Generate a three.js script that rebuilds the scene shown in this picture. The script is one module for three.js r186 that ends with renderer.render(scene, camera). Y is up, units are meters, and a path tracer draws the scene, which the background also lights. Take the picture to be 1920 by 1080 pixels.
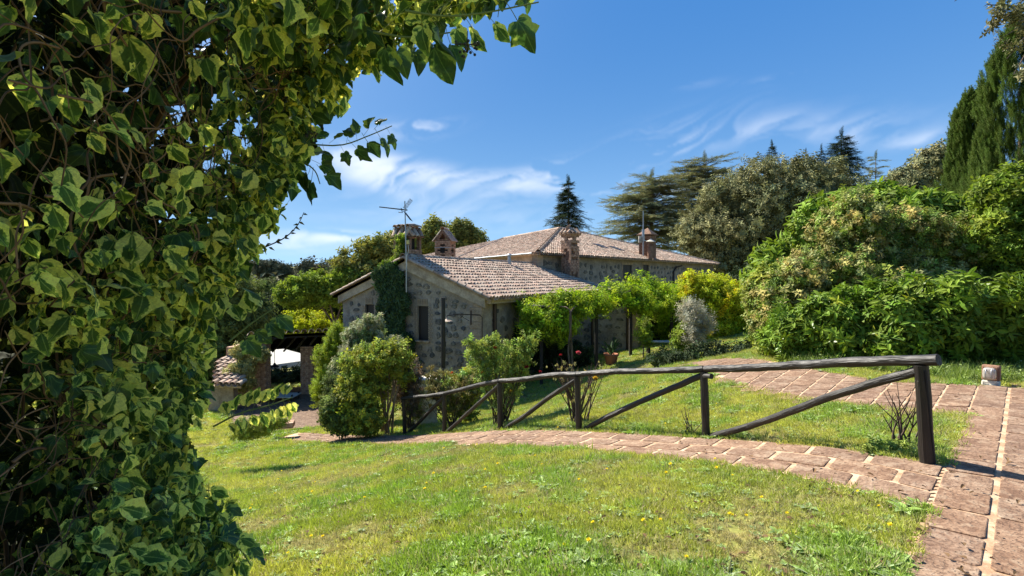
import * as THREE from 'three';
import { mergeGeometries } from 'three/addons/utils/BufferGeometryUtils.js';

// ------------------------------------------------------------------ camera, sun, exposure
const scene = new THREE.Scene();
const V = (x, y, z) => new THREE.Vector3(x, y, z);
const EYE = 1.6, PITCH = Math.atan(18 / 960);
const camera = new THREE.PerspectiveCamera(2 * Math.atan(540 / 960) * 180 / Math.PI, 16 / 9, 0.05, 3000);
camera.position.set(0, EYE, 0);
camera.rotation.x = -PITCH;
const renderer = new THREE.WebGLRenderer({ antialias: true });
renderer.toneMapping = THREE.LinearToneMapping;
renderer.toneMappingExposure = 2.6;
renderer.shadowMap.enabled = true;
const SUN = V(-0.68, 0.93, -0.63).normalize();
const sun = new THREE.DirectionalLight(new THREE.Color(1.0, 0.93, 0.8), 5.0);
sun.name = 'sun';
sun.position.copy(SUN).multiplyScalar(90).add(V(3, 0, -25));
sun.target.position.set(3, 0, -25);
sun.castShadow = true;
Object.assign(sun.shadow.camera, { left: -55, right: 55, top: 55, bottom: -55, near: 1, far: 220 });
sun.shadow.mapSize.set(4096, 4096);
scene.add(sun, sun.target);

// ------------------------------------------------------------------ random, noise, textures
function rng(seed) { let a = seed >>> 0; return () => { a = (a + 0x6d2b79f5) | 0; let t = Math.imul(a ^ (a >>> 15), 1 | a); t = (t + Math.imul(t ^ (t >>> 7), 61 | t)) ^ t; return ((t ^ (t >>> 14)) >>> 0) / 4294967296; }; }
const hash = (x, y, z, s = 0) => { let h = Math.imul(x | 0, 374761393) + Math.imul(y | 0, 668265263) + Math.imul(z | 0, 2147483647) + Math.imul(s | 0, 1274126177); h = Math.imul(h ^ (h >>> 13), 1274126177); return ((h ^ (h >>> 16)) >>> 0) / 4294967296; };
const sm = (t) => t * t * (3 - 2 * t), lerp = (a, b, t) => a + (b - a) * t, clamp = (x, a, b) => Math.min(b, Math.max(a, x));
const sstep = (x, a, b) => sm(clamp((x - a) / (b - a), 0, 1));
function noise3(x, y, z, s = 0, p = 0) {
  const i = Math.floor(x), j = Math.floor(y), k = Math.floor(z), u = sm(x - i), v = sm(y - j), w = sm(z - k);
  const m = (q) => (p ? ((q % p) + p) % p : q), h = (a, b, c) => hash(m(i + a), m(j + b), m(k + c), s);
  return lerp(lerp(lerp(h(0, 0, 0), h(1, 0, 0), u), lerp(h(0, 1, 0), h(1, 1, 0), u), v), lerp(lerp(h(0, 0, 1), h(1, 0, 1), u), lerp(h(0, 1, 1), h(1, 1, 1), u), v), w) * 2 - 1;
}
const fbm = (x, y, z = 0, o = 4, s = 0, p = 0) => { let a = 0.5, r = 0; for (let i = 0; i < o; i++) { r += a * noise3(x, y, z, s + i, p); x *= 2; y *= 2; z *= 2; p *= 2; a *= 0.5; } return r; };
function tex(size, fn, srgb = true) {            // fn(u, v) -> [r, g, b] 0..255, tiling
  const d = new Uint8Array(size * size * 4);
  for (let y = 0; y < size; y++) for (let x = 0; x < size; x++) { const c = fn(x / size, y / size), o = (y * size + x) * 4; d[o] = clamp(c[0], 0, 255); d[o + 1] = clamp(c[1], 0, 255); d[o + 2] = clamp(c[2], 0, 255); d[o + 3] = 255; }
  const t = new THREE.DataTexture(d, size, size);
  t.wrapS = t.wrapT = THREE.RepeatWrapping; t.magFilter = THREE.LinearFilter; t.minFilter = THREE.LinearMipmapLinearFilter; t.generateMipmaps = true;
  if (srgb) t.colorSpace = THREE.SRGBColorSpace;
  t.needsUpdate = true;
  return t;
}
const mix3 = (a, b, t) => [lerp(a[0], b[0], t), lerp(a[1], b[1], t), lerp(a[2], b[2], t)];
const grey = (size, fn) => tex(size, (u, v) => { const g = fn(u, v) * 255; return [g, g, g]; }, false);

const T = {
  plaster: tex(512, (u, v) => { const n = fbm(u * 5, v * 5, 0, 5, 3, 5), f = fbm(u * 40, v * 40, 0, 3, 9, 40); return mix3([146, 130, 112], [190, 174, 154], clamp(0.5 + n * 0.9 + f * 0.5, 0, 1)); }),
  plasterB: grey(512, (u, v) => 0.5 + fbm(u * 24, v * 24, 0, 4, 11, 24) * 0.6),
  stone: tex(256, (u, v) => { const n = fbm(u * 6, v * 6, 1, 5, 21, 6); const g = 205 + n * 90; return [g, g * 0.985, g * 0.96]; }),
  stoneB: grey(256, (u, v) => 0.5 + fbm(u * 14, v * 14, 2, 4, 31, 14) * 0.7),
  brick: tex(256, (u, v) => { const n = fbm(u * 6, v * 6, 1, 5, 41, 6), f = fbm(u * 30, v * 30, 1, 2, 43, 30); return mix3([126, 92, 72], [184, 152, 126], clamp(0.5 + n + f * 0.5, 0, 1)); }),
  tile: tex(256, (u, v) => { const n = fbm(u * 5, v * 5, 4, 5, 51, 5), l = sstep(fbm(u * 12, v * 12, 6, 3, 57, 12), 0.16, 0.3); return mix3(mix3([184, 163, 147], [226, 213, 200], clamp(0.5 + n, 0, 1)), [196, 192, 178], l * 0.7); }),
  wood: tex(512, (u, v) => { const g = fbm(u * 40, v * 3, 0, 4, 61, 0), k = fbm(u * 90, v * 4, 3, 2, 63); const t = clamp(0.45 + g * 0.9 + k * 0.4, 0, 1); return mix3([38, 32, 29], [80, 72, 66], t * t); }),
  woodB: grey(512, (u, v) => 0.5 + fbm(u * 48, v * 3, 0, 4, 61) * 0.7),
  bark: tex(256, (u, v) => { const g = fbm(u * 14, v * 4, 0, 4, 71, 0); return mix3([70, 56, 44], [150, 132, 112], clamp(0.5 + g, 0, 1)); }),
  paver: tex(1024, (u, v) => {
    const n = fbm(u * 7, v * 7, 0, 4, 81, 7), f = fbm(u * 60, v * 60, 0, 3, 83, 60), h = noise3(u * 110, v * 110, 0, 85, 110), h2 = noise3(u * 60, v * 60, 3, 88, 60), w = sstep(fbm(u * 16, v * 16, 5, 4, 86, 16), 0.12, 0.36);
    let c = mix3([146, 108, 82], [200, 162, 132], clamp(0.5 + n * 0.75 + f * 0.7, 0, 1));
    c = mix3(c, [96, 64, 46], sstep(Math.max(h, h2 * 0.95), 0.42, 0.8) * 0.42);
    return mix3(c, [222, 196, 168], w * 0.4);
  }),
  paverB: grey(1024, (u, v) => 0.6 + fbm(u * 60, v * 60, 0, 3, 83, 60) * 0.35 - sstep(Math.max(noise3(u * 110, v * 110, 0, 85, 110), noise3(u * 60, v * 60, 3, 88, 60) * 0.95), 0.4, 0.8) * 0.35),
  mortar: tex(512, (u, v) => { const n = fbm(u * 10, v * 10, 0, 5, 91, 10), f = fbm(u * 90, v * 90, 0, 2, 92, 90); return mix3([178, 146, 116], [226, 200, 172], clamp(0.55 + n + f * 0.6, 0, 1)); }),
  soil: tex(1024, (u, v) => {
    const n = fbm(u * 12, v * 12, 0, 5, 101, 12), f = fbm(u * 100, v * 100, 0, 3, 103, 100), d = sstep(fbm(u * 6, v * 6, 4, 4, 107, 6), 0.12, 0.38);
    return mix3(mix3([104, 108, 44], [156, 150, 78], clamp(0.5 + n * 0.8 + f * 0.9, 0, 1)), [150, 124, 86], d * 0.75);
  }),
};
const std = (o) => new THREE.MeshStandardMaterial({ roughness: 0.9, ...o });
const lin = (r, g, b) => new THREE.Color().setRGB(r, g, b);
const M = {
  mortarWall: std({ map: T.plaster, bumpMap: T.plasterB, bumpScale: 0.02, color: lin(0.78, 0.78, 0.78) }),
  plaster: std({ map: T.plaster, bumpMap: T.plasterB, bumpScale: 0.006, color: lin(1.0, 0.97, 0.92) }),
  quoin: std({ map: T.plaster, bumpMap: T.plasterB, bumpScale: 0.012, color: lin(0.85, 0.76, 0.66) }),
  brick: std({ map: T.brick, bumpMap: T.stoneB, bumpScale: 0.006 }),
  brickDark: std({ map: T.brick, bumpMap: T.stoneB, bumpScale: 0.006, color: lin(0.55, 0.5, 0.48) }),
  tile: std({ map: T.tile, bumpMap: T.stoneB, bumpScale: 0.004 }),
  shutter: std({ color: lin(0.022, 0.014, 0.01), roughness: 0.6 }),
  darkWood: std({ map: T.wood, bumpMap: T.woodB, bumpScale: 0.006, color: lin(0.55, 0.5, 0.46), roughness: 0.75 }),
  fence: std({ map: T.wood, bumpMap: T.woodB, bumpScale: 0.01, color: lin(0.3, 0.27, 0.25), roughness: 0.55 }),
  oldWood: std({ map: T.bark, color: lin(1.0, 0.75, 0.5), roughness: 0.8 }),
  bark: std({ map: T.bark, bumpMap: T.woodB, bumpScale: 0.015, color: lin(0.75, 0.7, 0.65) }),
  barkPale: std({ map: T.bark, color: lin(1.25, 1.15, 1.0) }),
  ivyStem: std({ map: T.bark, color: lin(0.95, 0.72, 0.52) }),
  twig: std({ color: lin(0.07, 0.045, 0.03) }),
  greenStem: std({ color: lin(0.16, 0.2, 0.06) }),
  metalDark: std({ color: lin(0.03, 0.03, 0.032), roughness: 0.5, metalness: 0.4 }),
  metal: std({ color: lin(0.35, 0.36, 0.38), roughness: 0.45, metalness: 0.8 }),
  copper: std({ color: lin(0.05, 0.028, 0.02), roughness: 0.5, metalness: 0.3 }),
  concrete: std({ map: T.stone, bumpMap: T.stoneB, bumpScale: 0.006, color: lin(0.62, 0.58, 0.5) }),
  paleConcrete: std({ map: T.stone, bumpMap: T.stoneB, bumpScale: 0.006, color: lin(0.85, 0.8, 0.72) }),
  terracotta: std({ color: lin(0.32, 0.12, 0.06) }),
  canvas: std({ color: lin(0.5, 0.49, 0.46) }),
  tableTop: std({ color: lin(0.4, 0.38, 0.35), roughness: 0.6 }),
  mortar: std({ map: T.mortar, bumpMap: T.plasterB, bumpScale: 0.006, color: lin(0.66, 0.61, 0.56) }),
  soil: std({ map: T.soil, bumpMap: T.plasterB, bumpScale: 0.03, roughness: 1, color: lin(0.62, 0.66, 0.56) }),
};
M.paver = [[0.95, 1, 1.02], [0.86, 0.88, 0.9], [1.02, 1.04, 1.02], [0.92, 0.92, 0.9]].map((c) => std({ map: T.paver, bumpMap: T.paverB, bumpScale: 0.008, color: lin(...c).multiplyScalar(0.47), roughness: 0.95 }));
M.stones = [[0.17, 0.163, 0.158], [0.24, 0.22, 0.195], [0.2, 0.175, 0.145], [0.27, 0.235, 0.19], [0.33, 0.28, 0.225], [0.13, 0.127, 0.128]].map((c) => std({ map: T.stone, bumpMap: T.stoneB, bumpScale: 0.012, color: lin(...c) }));
const leafMat = (r, g, b, tr = 0.35, coat = 0, coatR = 0.35) => new THREE.MeshPhysicalMaterial({ color: lin(r * 0.76, g * 0.76, b * 0.76), roughness: 0.92, transmission: tr, thickness: 0, specularIntensity: 0.35, side: THREE.DoubleSide, clearcoat: coat, clearcoatRoughness: coatR });

// ------------------------------------------------------------------ helpers for naming and placing
const used = {};
const numbered = (n) => { const k = used[n] = (used[n] ?? -1) + 1; return k ? n + '_' + String(k).padStart(3, '0') : n; };
function thing(name, label, category, at = V(0, 0, 0), group, kind) {
  const o = new THREE.Group(); o.name = numbered(name); o.position.copy(at); scene.add(o); o.updateMatrixWorld(true);
  o.userData = {}; if (label) o.userData.label = label; if (category) o.userData.category = category; if (group) o.userData.group = group; if (kind) o.userData.kind = kind;
  return o;
}
function part(name, geo, mat, parent, kind) {     // geometry given in world coordinates
  const m = new THREE.Mesh(Array.isArray(geo) ? mergeGeometries(geo.map((g) => g.index ? g.toNonIndexed() : g)) : geo, mat); m.name = name;
  if (kind) m.userData.kind = kind;
  parent.updateWorldMatrix(true, false); parent.attach(m);
  return m;
}
function placed(name, geo, mat, parent, matrix) { // shared geometry placed by a world matrix
  const m = new THREE.Mesh(geo, mat); m.name = name; matrix.decompose(m.position, m.quaternion, m.scale);
  parent.attach(m); return m;
}
// a point of the photograph (1920 x 1080) taken at depth D in metres
function P(px, py, D) {
  const dx = (px - 960) / 960, dy = (540 - py) / 960, c = Math.cos(PITCH), s = Math.sin(PITCH);
  const y = dy * c - s, z = -dy * s - c, k = D / -z;
  return V(dx * k, EYE + y * k, -D);
}

// ------------------------------------------------------------------ the lie of the land
const CP = [[0, 0, 0], [3.59, 4.39, 0], [2.49, 6.61, -0.49], [1.05, 8.1, -0.83], [-0.22, 9.6, -1.26], [-1.52, 11.6, -1.94], [-2.67, 12.75, -2.32], [-5.8, 14.2, -2.72], [0, 3, -0.14], [-1.6, 3, -0.3], [-2.2, 6, -0.95], [-3.2, 10, -1.95],
  [0, 6, -0.6], [4, 3, 0], [6, 6, 0.04], [5.3, 5.9, 0], [8, 7, 0.05], [8, 9, 0.06], [6.5, 9, 0], [4.1, 10.6, -0.3], [5, 14, -0.75], [7, 20, -1.3], [4, 20, -1.9], [0, 17, -2.7], [-1.1, 19, -2.95], [-7.4, 22.3, -3.1], [-10, 20, -3.15], [3, 26, -2.3], [12, 14, 0.1],
  [10, 26, -0.8], [20, 20, 0.6], [22, 40, 0.6], [-12, 10, -2.6], [-6, 4, -1.0], [-4, 0, -0.3], [4, 0, 0], [0, -8, 0.2], [10, -4, 0.3], [-10, -6, -0.4], [10, 50, -0.8], [-10, 45, -4.2], [-30, 30, -5], [40, 20, 1.2], [45, 55, 1.5], [-40, 80, -9], [10, 90, -3], [60, 100, 2], [-30, 0, -2], [30, -20, 1]];
const tps = (() => {
  const n = CP.length, N = n + 3, A = [], K = (r2) => (r2 < 1e-9 ? 0 : 0.5 * r2 * Math.log(r2));
  for (let i = 0; i < n; i++) { const row = new Float64Array(N + 1); for (let j = 0; j < n; j++) row[j] = K(((CP[i][0] - CP[j][0]) ** 2 + (CP[i][1] - CP[j][1]) ** 2)); row[i] += 0.6; row[n] = 1; row[n + 1] = CP[i][0]; row[n + 2] = CP[i][1]; row[N] = CP[i][2]; A.push(row); }
  for (let k = 0; k < 3; k++) { const row = new Float64Array(N + 1); for (let j = 0; j < n; j++) row[j] = k ? CP[j][k - 1] : 1; A.push(row); }
  for (let c = 0; c < N; c++) { let p = c; for (let r = c + 1; r < N; r++) if (Math.abs(A[r][c]) > Math.abs(A[p][c])) p = r; [A[c], A[p]] = [A[p], A[c]]; for (let r = 0; r < N; r++) if (r !== c) { const f = A[r][c] / A[c][c]; if (f) for (let k = c; k <= N; k++) A[r][k] -= f * A[c][k]; } }
  const w = A.map((r, i) => r[N] / r[i]);
  return (x, d) => { let h = w[n] + w[n + 1] * x + w[n + 2] * d; for (let i = 0; i < n; i++) h += w[i] * K((x - CP[i][0]) ** 2 + (d - CP[i][1]) ** 2); return h; };
})();
function height(x, z) {
  const d = -z, r = Math.hypot(x, d), k = sstep(r, 55, 110);
  const near = k < 1 ? tps(x, d) : 0;
  const far = -7 + 5 * fbm(x * 0.006, z * 0.006, 0, 3, 200) + 17 * sstep(d, 150, 420) + 9 * sstep(x, 20, 120);
  return near * (1 - k) + far * k;
}
const onGround = (x, z, up = 0) => V(x, height(x, z) + up, z);

// ------------------------------------------------------------------ ground sheet
{
  const n = 300, pos = [], uv = [], idx = [], w = (t) => Math.sign(t) * (Math.abs(t) * 14 + 900 * Math.pow(Math.abs(t), 4.2));
  for (let j = 0; j <= n; j++) for (let i = 0; i <= n; i++) { const x = w(i / n * 2 - 1) + 1, z = w(j / n * 2 - 1) - 7; pos.push(x, height(x, z), z); uv.push(x / 2.5, z / 2.5); }
  for (let j = 0; j < n; j++) for (let i = 0; i < n; i++) { const a = j * (n + 1) + i; idx.push(a, a + n + 1, a + 1, a + 1, a + n + 1, a + n + 2); }
  const g = new THREE.BufferGeometry(); g.setAttribute('position', new THREE.Float32BufferAttribute(pos, 3)); g.setAttribute('uv', new THREE.Float32BufferAttribute(uv, 2)); g.setIndex(idx); g.computeVertexNormals();
  const m = new THREE.Mesh(g, M.soil); m.name = 'ground'; m.userData.kind = 'structure'; m.userData.label = 'sloping soil and turf ground under the lawns and trees'; scene.add(m);
}

// ------------------------------------------------------------------ geometry helpers
function boxUV(g, s = 1) {                        // planar uv in metres by the way each face points
  g = g.index ? g.toNonIndexed() : g; g.computeVertexNormals();
  const p = g.attributes.position, n = g.attributes.normal, uv = new Float32Array(p.count * 2);
  for (let i = 0; i < p.count; i++) { const a = Math.abs(n.getX(i)), b = Math.abs(n.getY(i)), c = Math.abs(n.getZ(i)); const [u, v] = b > a && b > c ? [p.getX(i), p.getZ(i)] : a > c ? [p.getZ(i), p.getY(i)] : [p.getX(i), p.getY(i)]; uv[i * 2] = u / s; uv[i * 2 + 1] = v / s; }
  g.setAttribute('uv', new THREE.BufferAttribute(uv, 2)); return g;
}
function chamferBox(w, h, d, c = 0.008) {         // centred on x, z; base at y = 0
  const s = new THREE.Shape([new THREE.Vector2(-w / 2 + c, -d / 2), new THREE.Vector2(w / 2 - c, -d / 2), new THREE.Vector2(w / 2, -d / 2 + c), new THREE.Vector2(w / 2, d / 2 - c), new THREE.Vector2(w / 2 - c, d / 2), new THREE.Vector2(-w / 2 + c, d / 2), new THREE.Vector2(-w / 2, d / 2 - c), new THREE.Vector2(-w / 2, -d / 2 + c)]);
  const g = new THREE.ExtrudeGeometry(s, { depth: Math.max(h - 2 * c, 0.002), bevelEnabled: true, bevelThickness: c, bevelSize: c * 0.8, bevelOffset: -c * 0.8, bevelSegments: 1 });
  g.rotateX(-Math.PI / 2); g.translate(0, c, 0); return g;
}
const TR = (g, x, y, z, ry = 0) => { g.rotateY(ry); g.translate(x, y, z); return g; };
function tube(pts, r0, r1, seg = 6, curve = true, steps) {       // tapered tube along points
  const c = curve && pts.length > 2 ? new THREE.CatmullRomCurve3(pts) : null, n = steps ?? (c ? pts.length * 3 : pts.length - 1);
  const q = []; for (let i = 0; i <= n; i++) q.push(c ? c.getPoint(i / n) : pts[Math.min(i, pts.length - 1)]);
  const pos = [], uv = [], idx = []; let len = 0, N = null;
  for (let i = 0; i < q.length; i++) {
    const t = q[Math.min(i + 1, q.length - 1)].clone().sub(q[Math.max(i - 1, 0)]).normalize();
    if (!N) { N = Math.abs(t.y) < 0.9 ? V(0, 1, 0) : V(1, 0, 0); }
    N = N.clone().addScaledVector(t, -N.dot(t)).normalize(); const B = t.clone().cross(N), f = i / (q.length - 1), r = typeof r0 === 'function' ? r0(f) : lerp(r0, r1, f);
    if (i) len += q[i].distanceTo(q[i - 1]);
    for (let k = 0; k <= seg; k++) { const a = k / seg * Math.PI * 2, o = N.clone().multiplyScalar(Math.cos(a)).addScaledVector(B, Math.sin(a)); pos.push(q[i].x + o.x * r, q[i].y + o.y * r, q[i].z + o.z * r); uv.push(k / seg * 0.5, len); }
  }
  const s = seg + 1;
  for (let i = 0; i < q.length - 1; i++) for (let k = 0; k < seg; k++) { const a = i * s + k; idx.push(a, a + 1, a + s, a + 1, a + s + 1, a + s); }
  for (const e of [0, q.length - 1]) { const c0 = pos.length / 3; pos.push(q[e].x, q[e].y, q[e].z); uv.push(0.25, e ? len : 0); for (let k = 0; k < seg; k++) e ? idx.push(c0, e * s + k, e * s + k + 1) : idx.push(c0, k + 1, k); }
  const g = new THREE.BufferGeometry(); g.setAttribute('position', new THREE.Float32BufferAttribute(pos, 3)); g.setAttribute('uv', new THREE.Float32BufferAttribute(uv, 2)); g.setIndex(idx); g.computeVertexNormals();
  return g.toNonIndexed();
}
function rough(g, amp, f, seed) {                 // displace vertices by noise, for weathered wood and stone
  const p = g.attributes.position; for (let i = 0; i < p.count; i++) { const x = p.getX(i), y = p.getY(i), z = p.getZ(i); p.setXYZ(i, x + amp * noise3(x * f, y * f, z * f, seed), y + amp * noise3(x * f, y * f, z * f, seed + 1), z + amp * noise3(x * f, y * f, z * f, seed + 2)); }
  g.computeVertexNormals(); return g;
}
const basis = (x, y, z, o) => new THREE.Matrix4().makeBasis(x, y, z).setPosition(o);
function instanced(name, geo, mat, mats, cols, parent, kind = 'stuff') {
  const m = new THREE.InstancedMesh(geo, mat, mats.length); m.name = name;
  for (let i = 0; i < mats.length; i++) { m.setMatrixAt(i, mats[i]); if (cols) m.setColorAt(i, cols[i]); }
  if (kind) m.userData.kind = kind;
  if (parent === scene) scene.add(m); else { parent.updateWorldMatrix(true, false); parent.attach(m); }
  return m;
}

// ------------------------------------------------------------------ leaves
// one leaf: folded along its midrib, base at 'o', pointing 'dir', face towards 'up'
function leafTris(out, o, dir, up, L, W, fold = 0.25, curl = 0.15, pts = 3) {
  const y = dir.clone().normalize(), x = y.clone().cross(up).normalize(), z = x.clone().cross(y).normalize();
  const at = (a, b, c) => o.clone().addScaledVector(x, a).addScaledVector(y, b).addScaledVector(z, c);
  const prof = pts === 3 ? [[0, 0], [0.5, 0.42], [0, 1]] : [[0, 0], [0.42, 0.25], [0.46, 0.55], [0.24, 0.82], [0, 1]];
  const mid = prof.map(([, t]) => at(0, t * L, -curl * L * t * t)), lf = prof.map(([w, t]) => at(-w * W, t * L, w * W * fold * 2 - curl * L * t * t)), rt = prof.map(([w, t]) => at(w * W, t * L, w * W * fold * 2 - curl * L * t * t));
  const q = (a, b, c) => { for (const v of [a, b, c]) out.push(v.x, v.y, v.z); };
  for (let i = 0; i < prof.length - 1; i++) {
    if (prof[i][0] === 0) { q(mid[i], mid[i + 1], lf[i + 1]); q(mid[i], rt[i + 1], mid[i + 1]); } else if (prof[i + 1][0] === 0) { q(mid[i], mid[i + 1], lf[i]); q(mid[i], rt[i], mid[i + 1]); } else { q(mid[i], mid[i + 1], lf[i + 1]); q(mid[i], lf[i + 1], lf[i]); q(mid[i], rt[i + 1], mid[i + 1]); q(mid[i], rt[i], rt[i + 1]); }
  }
}
function fromTris(a) { const g = new THREE.BufferGeometry(); g.setAttribute('position', new THREE.Float32BufferAttribute(a, 3)); g.computeVertexNormals(); return g; }
const rdir = (R) => { const u = R() * 2 - 1, a = R() * 6.2832, s = Math.sqrt(1 - u * u); return V(s * Math.cos(a), u, s * Math.sin(a)); };
// a sprig growing along +y, about one unit long
function sprig(seed, n, L, W, { spread = 1.0, pts = 3, fold = 0.25, curl = 0.2, flat = 0, rosette = false, droop = 0 } = {}) {
  const R = rng(seed), out = [];
  for (let i = 0; i < n; i++) {
    const t = rosette ? 0.35 + 0.65 * R() : (i + 0.5) / n, a = i * 2.4 + R() * 0.7, side = V(Math.cos(a), 0, Math.sin(a) * (1 - flat)), d = V(0, lerp(1, 0.35, spread) - droop, 0).addScaledVector(side, spread).add(rdir(R).multiplyScalar(0.25)).normalize();
    const o = V(0, t * (1 - L * 0.4), 0).addScaledVector(side, 0.03), up = V(0, 1, 0).addScaledVector(side, -0.35).add(rdir(R).multiplyScalar(0.45)).normalize(), k = 0.75 + 0.5 * R();
    leafTris(out, o, d, up, L * k, W * k, fold, curl, pts);
  }
  return fromTris(out);
}
function needleSpray(seed, n, L, W) {              // flat drooping conifer spray along +y
  const R = rng(seed), out = [];
  for (let i = 0; i < n; i++) { const t = (i + 0.5) / n, s = i % 2 ? 1 : -1, len = L * (1.05 - 0.7 * t); leafTris(out, V(0, t * 0.95, 0), V(s * (0.75 + 0.2 * R()), 0.55, (R() - 0.5) * 0.7), V(0, 0, 1).add(rdir(R).multiplyScalar(0.35)), len, W, 0.3, 0.1); }
  leafTris(out, V(0, 0, 0), V(0, 1, 0), V(0, 0, 1), 1.05, W * 1.1, 0.3, 0.05);
  return fromTris(out);
}
const G = {
  small: [1, 2, 3].map((s) => sprig(s, 13, 0.34, 0.2)),
  oak: [4, 5].map((s) => sprig(s, 12, 0.42, 0.24, { pts: 3, curl: 0.1 })),
  fine: [6, 7].map((s) => sprig(s, 26, 0.2, 0.085, { spread: 0.75 })),
  laurel: [8, 9, 10].map((s) => sprig(s, 11, 0.62, 0.22, { spread: 0.95, pts: 5, fold: 0.18, curl: 0.22 })),
  pinnate: [11, 12].map((s) => sprig(s, 17, 0.3, 0.13, { spread: 1.05, flat: 0.6, droop: 0.25 })),
  olive: [13, 14].map((s) => sprig(s, 20, 0.27, 0.055, { spread: 0.7, fold: 0.1 })),
  spray: [15, 16].map((s) => needleSpray(s, 20, 0.42, 0.045)),
  cypress: [17, 18].map((s) => sprig(s, 30, 0.2, 0.06, { spread: 0.45 })),
};
const tinted = (R, h = 0.12, v = 0.3) => { const k = 1 + (R() - 0.5) * 2 * v, s = (R() - 0.5) * 2 * h; return new THREE.Color().setRGB(k * (1 + s), k, k * (1 - s * 0.6)); };
// crown: clumps cover every blob; sprigs fill each clump's shell
function crown(parent, name, blobs, { n, geo, mat, size, seed, up = 0.55, out = 0.6, rnd = 0.95, clumps = 14, clump = 0.42, hang = 0, tone = 0.3, hue = 0.12, blobFill = 0.25, accent }) {
  const R = rng(seed), balls = [];
  for (const b of blobs) {
    const k = b.k ?? clumps;
    for (let i = 0; i < k; i++) { const d = rdir(R), q = clump * (0.65 + 0.7 * R()), f = (1.04 - 0.78 * q) * (0.78 + 0.22 * R()); balls.push({ c: V(b.c.x + d.x * b.r.x * f, b.c.y + d.y * b.r.y * f, b.c.z + d.z * b.r.z * f), r: b.r.clone().multiplyScalar(q), w: Math.pow(b.r.x * b.r.y * b.r.z, 2 / 3) * q * q, d }); }
    balls.push({ c: b.c, r: b.r.clone().multiplyScalar(0.72), w: Math.pow(b.r.x * b.r.y * b.r.z, 2 / 3) * blobFill * k * 0.12, d: V(0, 0, 0) });
  }
  const tot = balls.reduce((s, b) => s + b.w, 0), mats = geo.map(() => []), cols = geo.map(() => []), q = new THREE.Quaternion(), Y = V(0, 1, 0);
  for (const b of balls) {
    const m = Math.round(n * b.w / tot), ballTint = 1 + (R() - 0.5) * tone * 0.7;
    for (let i = 0; i < m; i++) {
      const d = rdir(R), f = Math.pow(R(), 0.45) * (R() < 0.12 ? 1 + 0.35 * R() : 1), p = V(b.c.x + d.x * b.r.x * f, b.c.y + d.y * b.r.y * f, b.c.z + d.z * b.r.z * f);
      const axis = d.clone().multiplyScalar(out).addScaledVector(b.d, out * 0.7).addScaledVector(Y, up - hang).add(rdir(R).multiplyScalar(rnd)).normalize();
      q.setFromUnitVectors(Y, axis).multiply(new THREE.Quaternion().setFromAxisAngle(Y, R() * 6.283));
      const s = size * (0.6 + 0.8 * R()), g = Math.floor(R() * geo.length), c = tinted(R, hue, tone).multiplyScalar(ballTint);
      if (accent && R() < accent[0]) c.multiply(accent[1]);
      mats[g].push(new THREE.Matrix4().compose(p, q, V(s, s, s))); cols[g].push(c);
    }
  }
  geo.forEach((g, i) => mats[i].length && instanced(name, g, mat, mats[i], cols[i], parent));
}
const blob = (px, py, rx, ry, D, depth = 1) => ({ c: P(px, py, D), r: V(rx * D / 960, ry * D / 960, (rx + ry) / 2 * D / 960 * depth) });
function limbs(parent, base, tips, r, mat, seed, bend = 0.25) {     // trunk with limbs rising to the tips
  const R = rng(seed), geos = []; let top = V(0, 0, 0); tips.forEach((t) => top.add(t)); top.multiplyScalar(1 / tips.length);
  const fork = base.clone().lerp(top, 0.5); fork.x = lerp(base.x, fork.x, 0.6); fork.z = lerp(base.z, fork.z, 0.6);
  geos.push(tube([base.clone().add(V(0, -0.15, 0)), base.clone().lerp(fork, 0.5).add(V((R() - 0.5) * r, 0, (R() - 0.5) * r)), fork], r, r * 0.75, 8));
  for (const t of tips) { const m = fork.clone().lerp(t, 0.5).add(V((R() - 0.5), (R() - 0.2) * 0.6, (R() - 0.5)).multiplyScalar(bend * fork.distanceTo(t))); geos.push(tube([fork, m, t], r * 0.5, r * 0.12, 6)); }
  part('trunk', geos, mat, parent);
}

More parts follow.
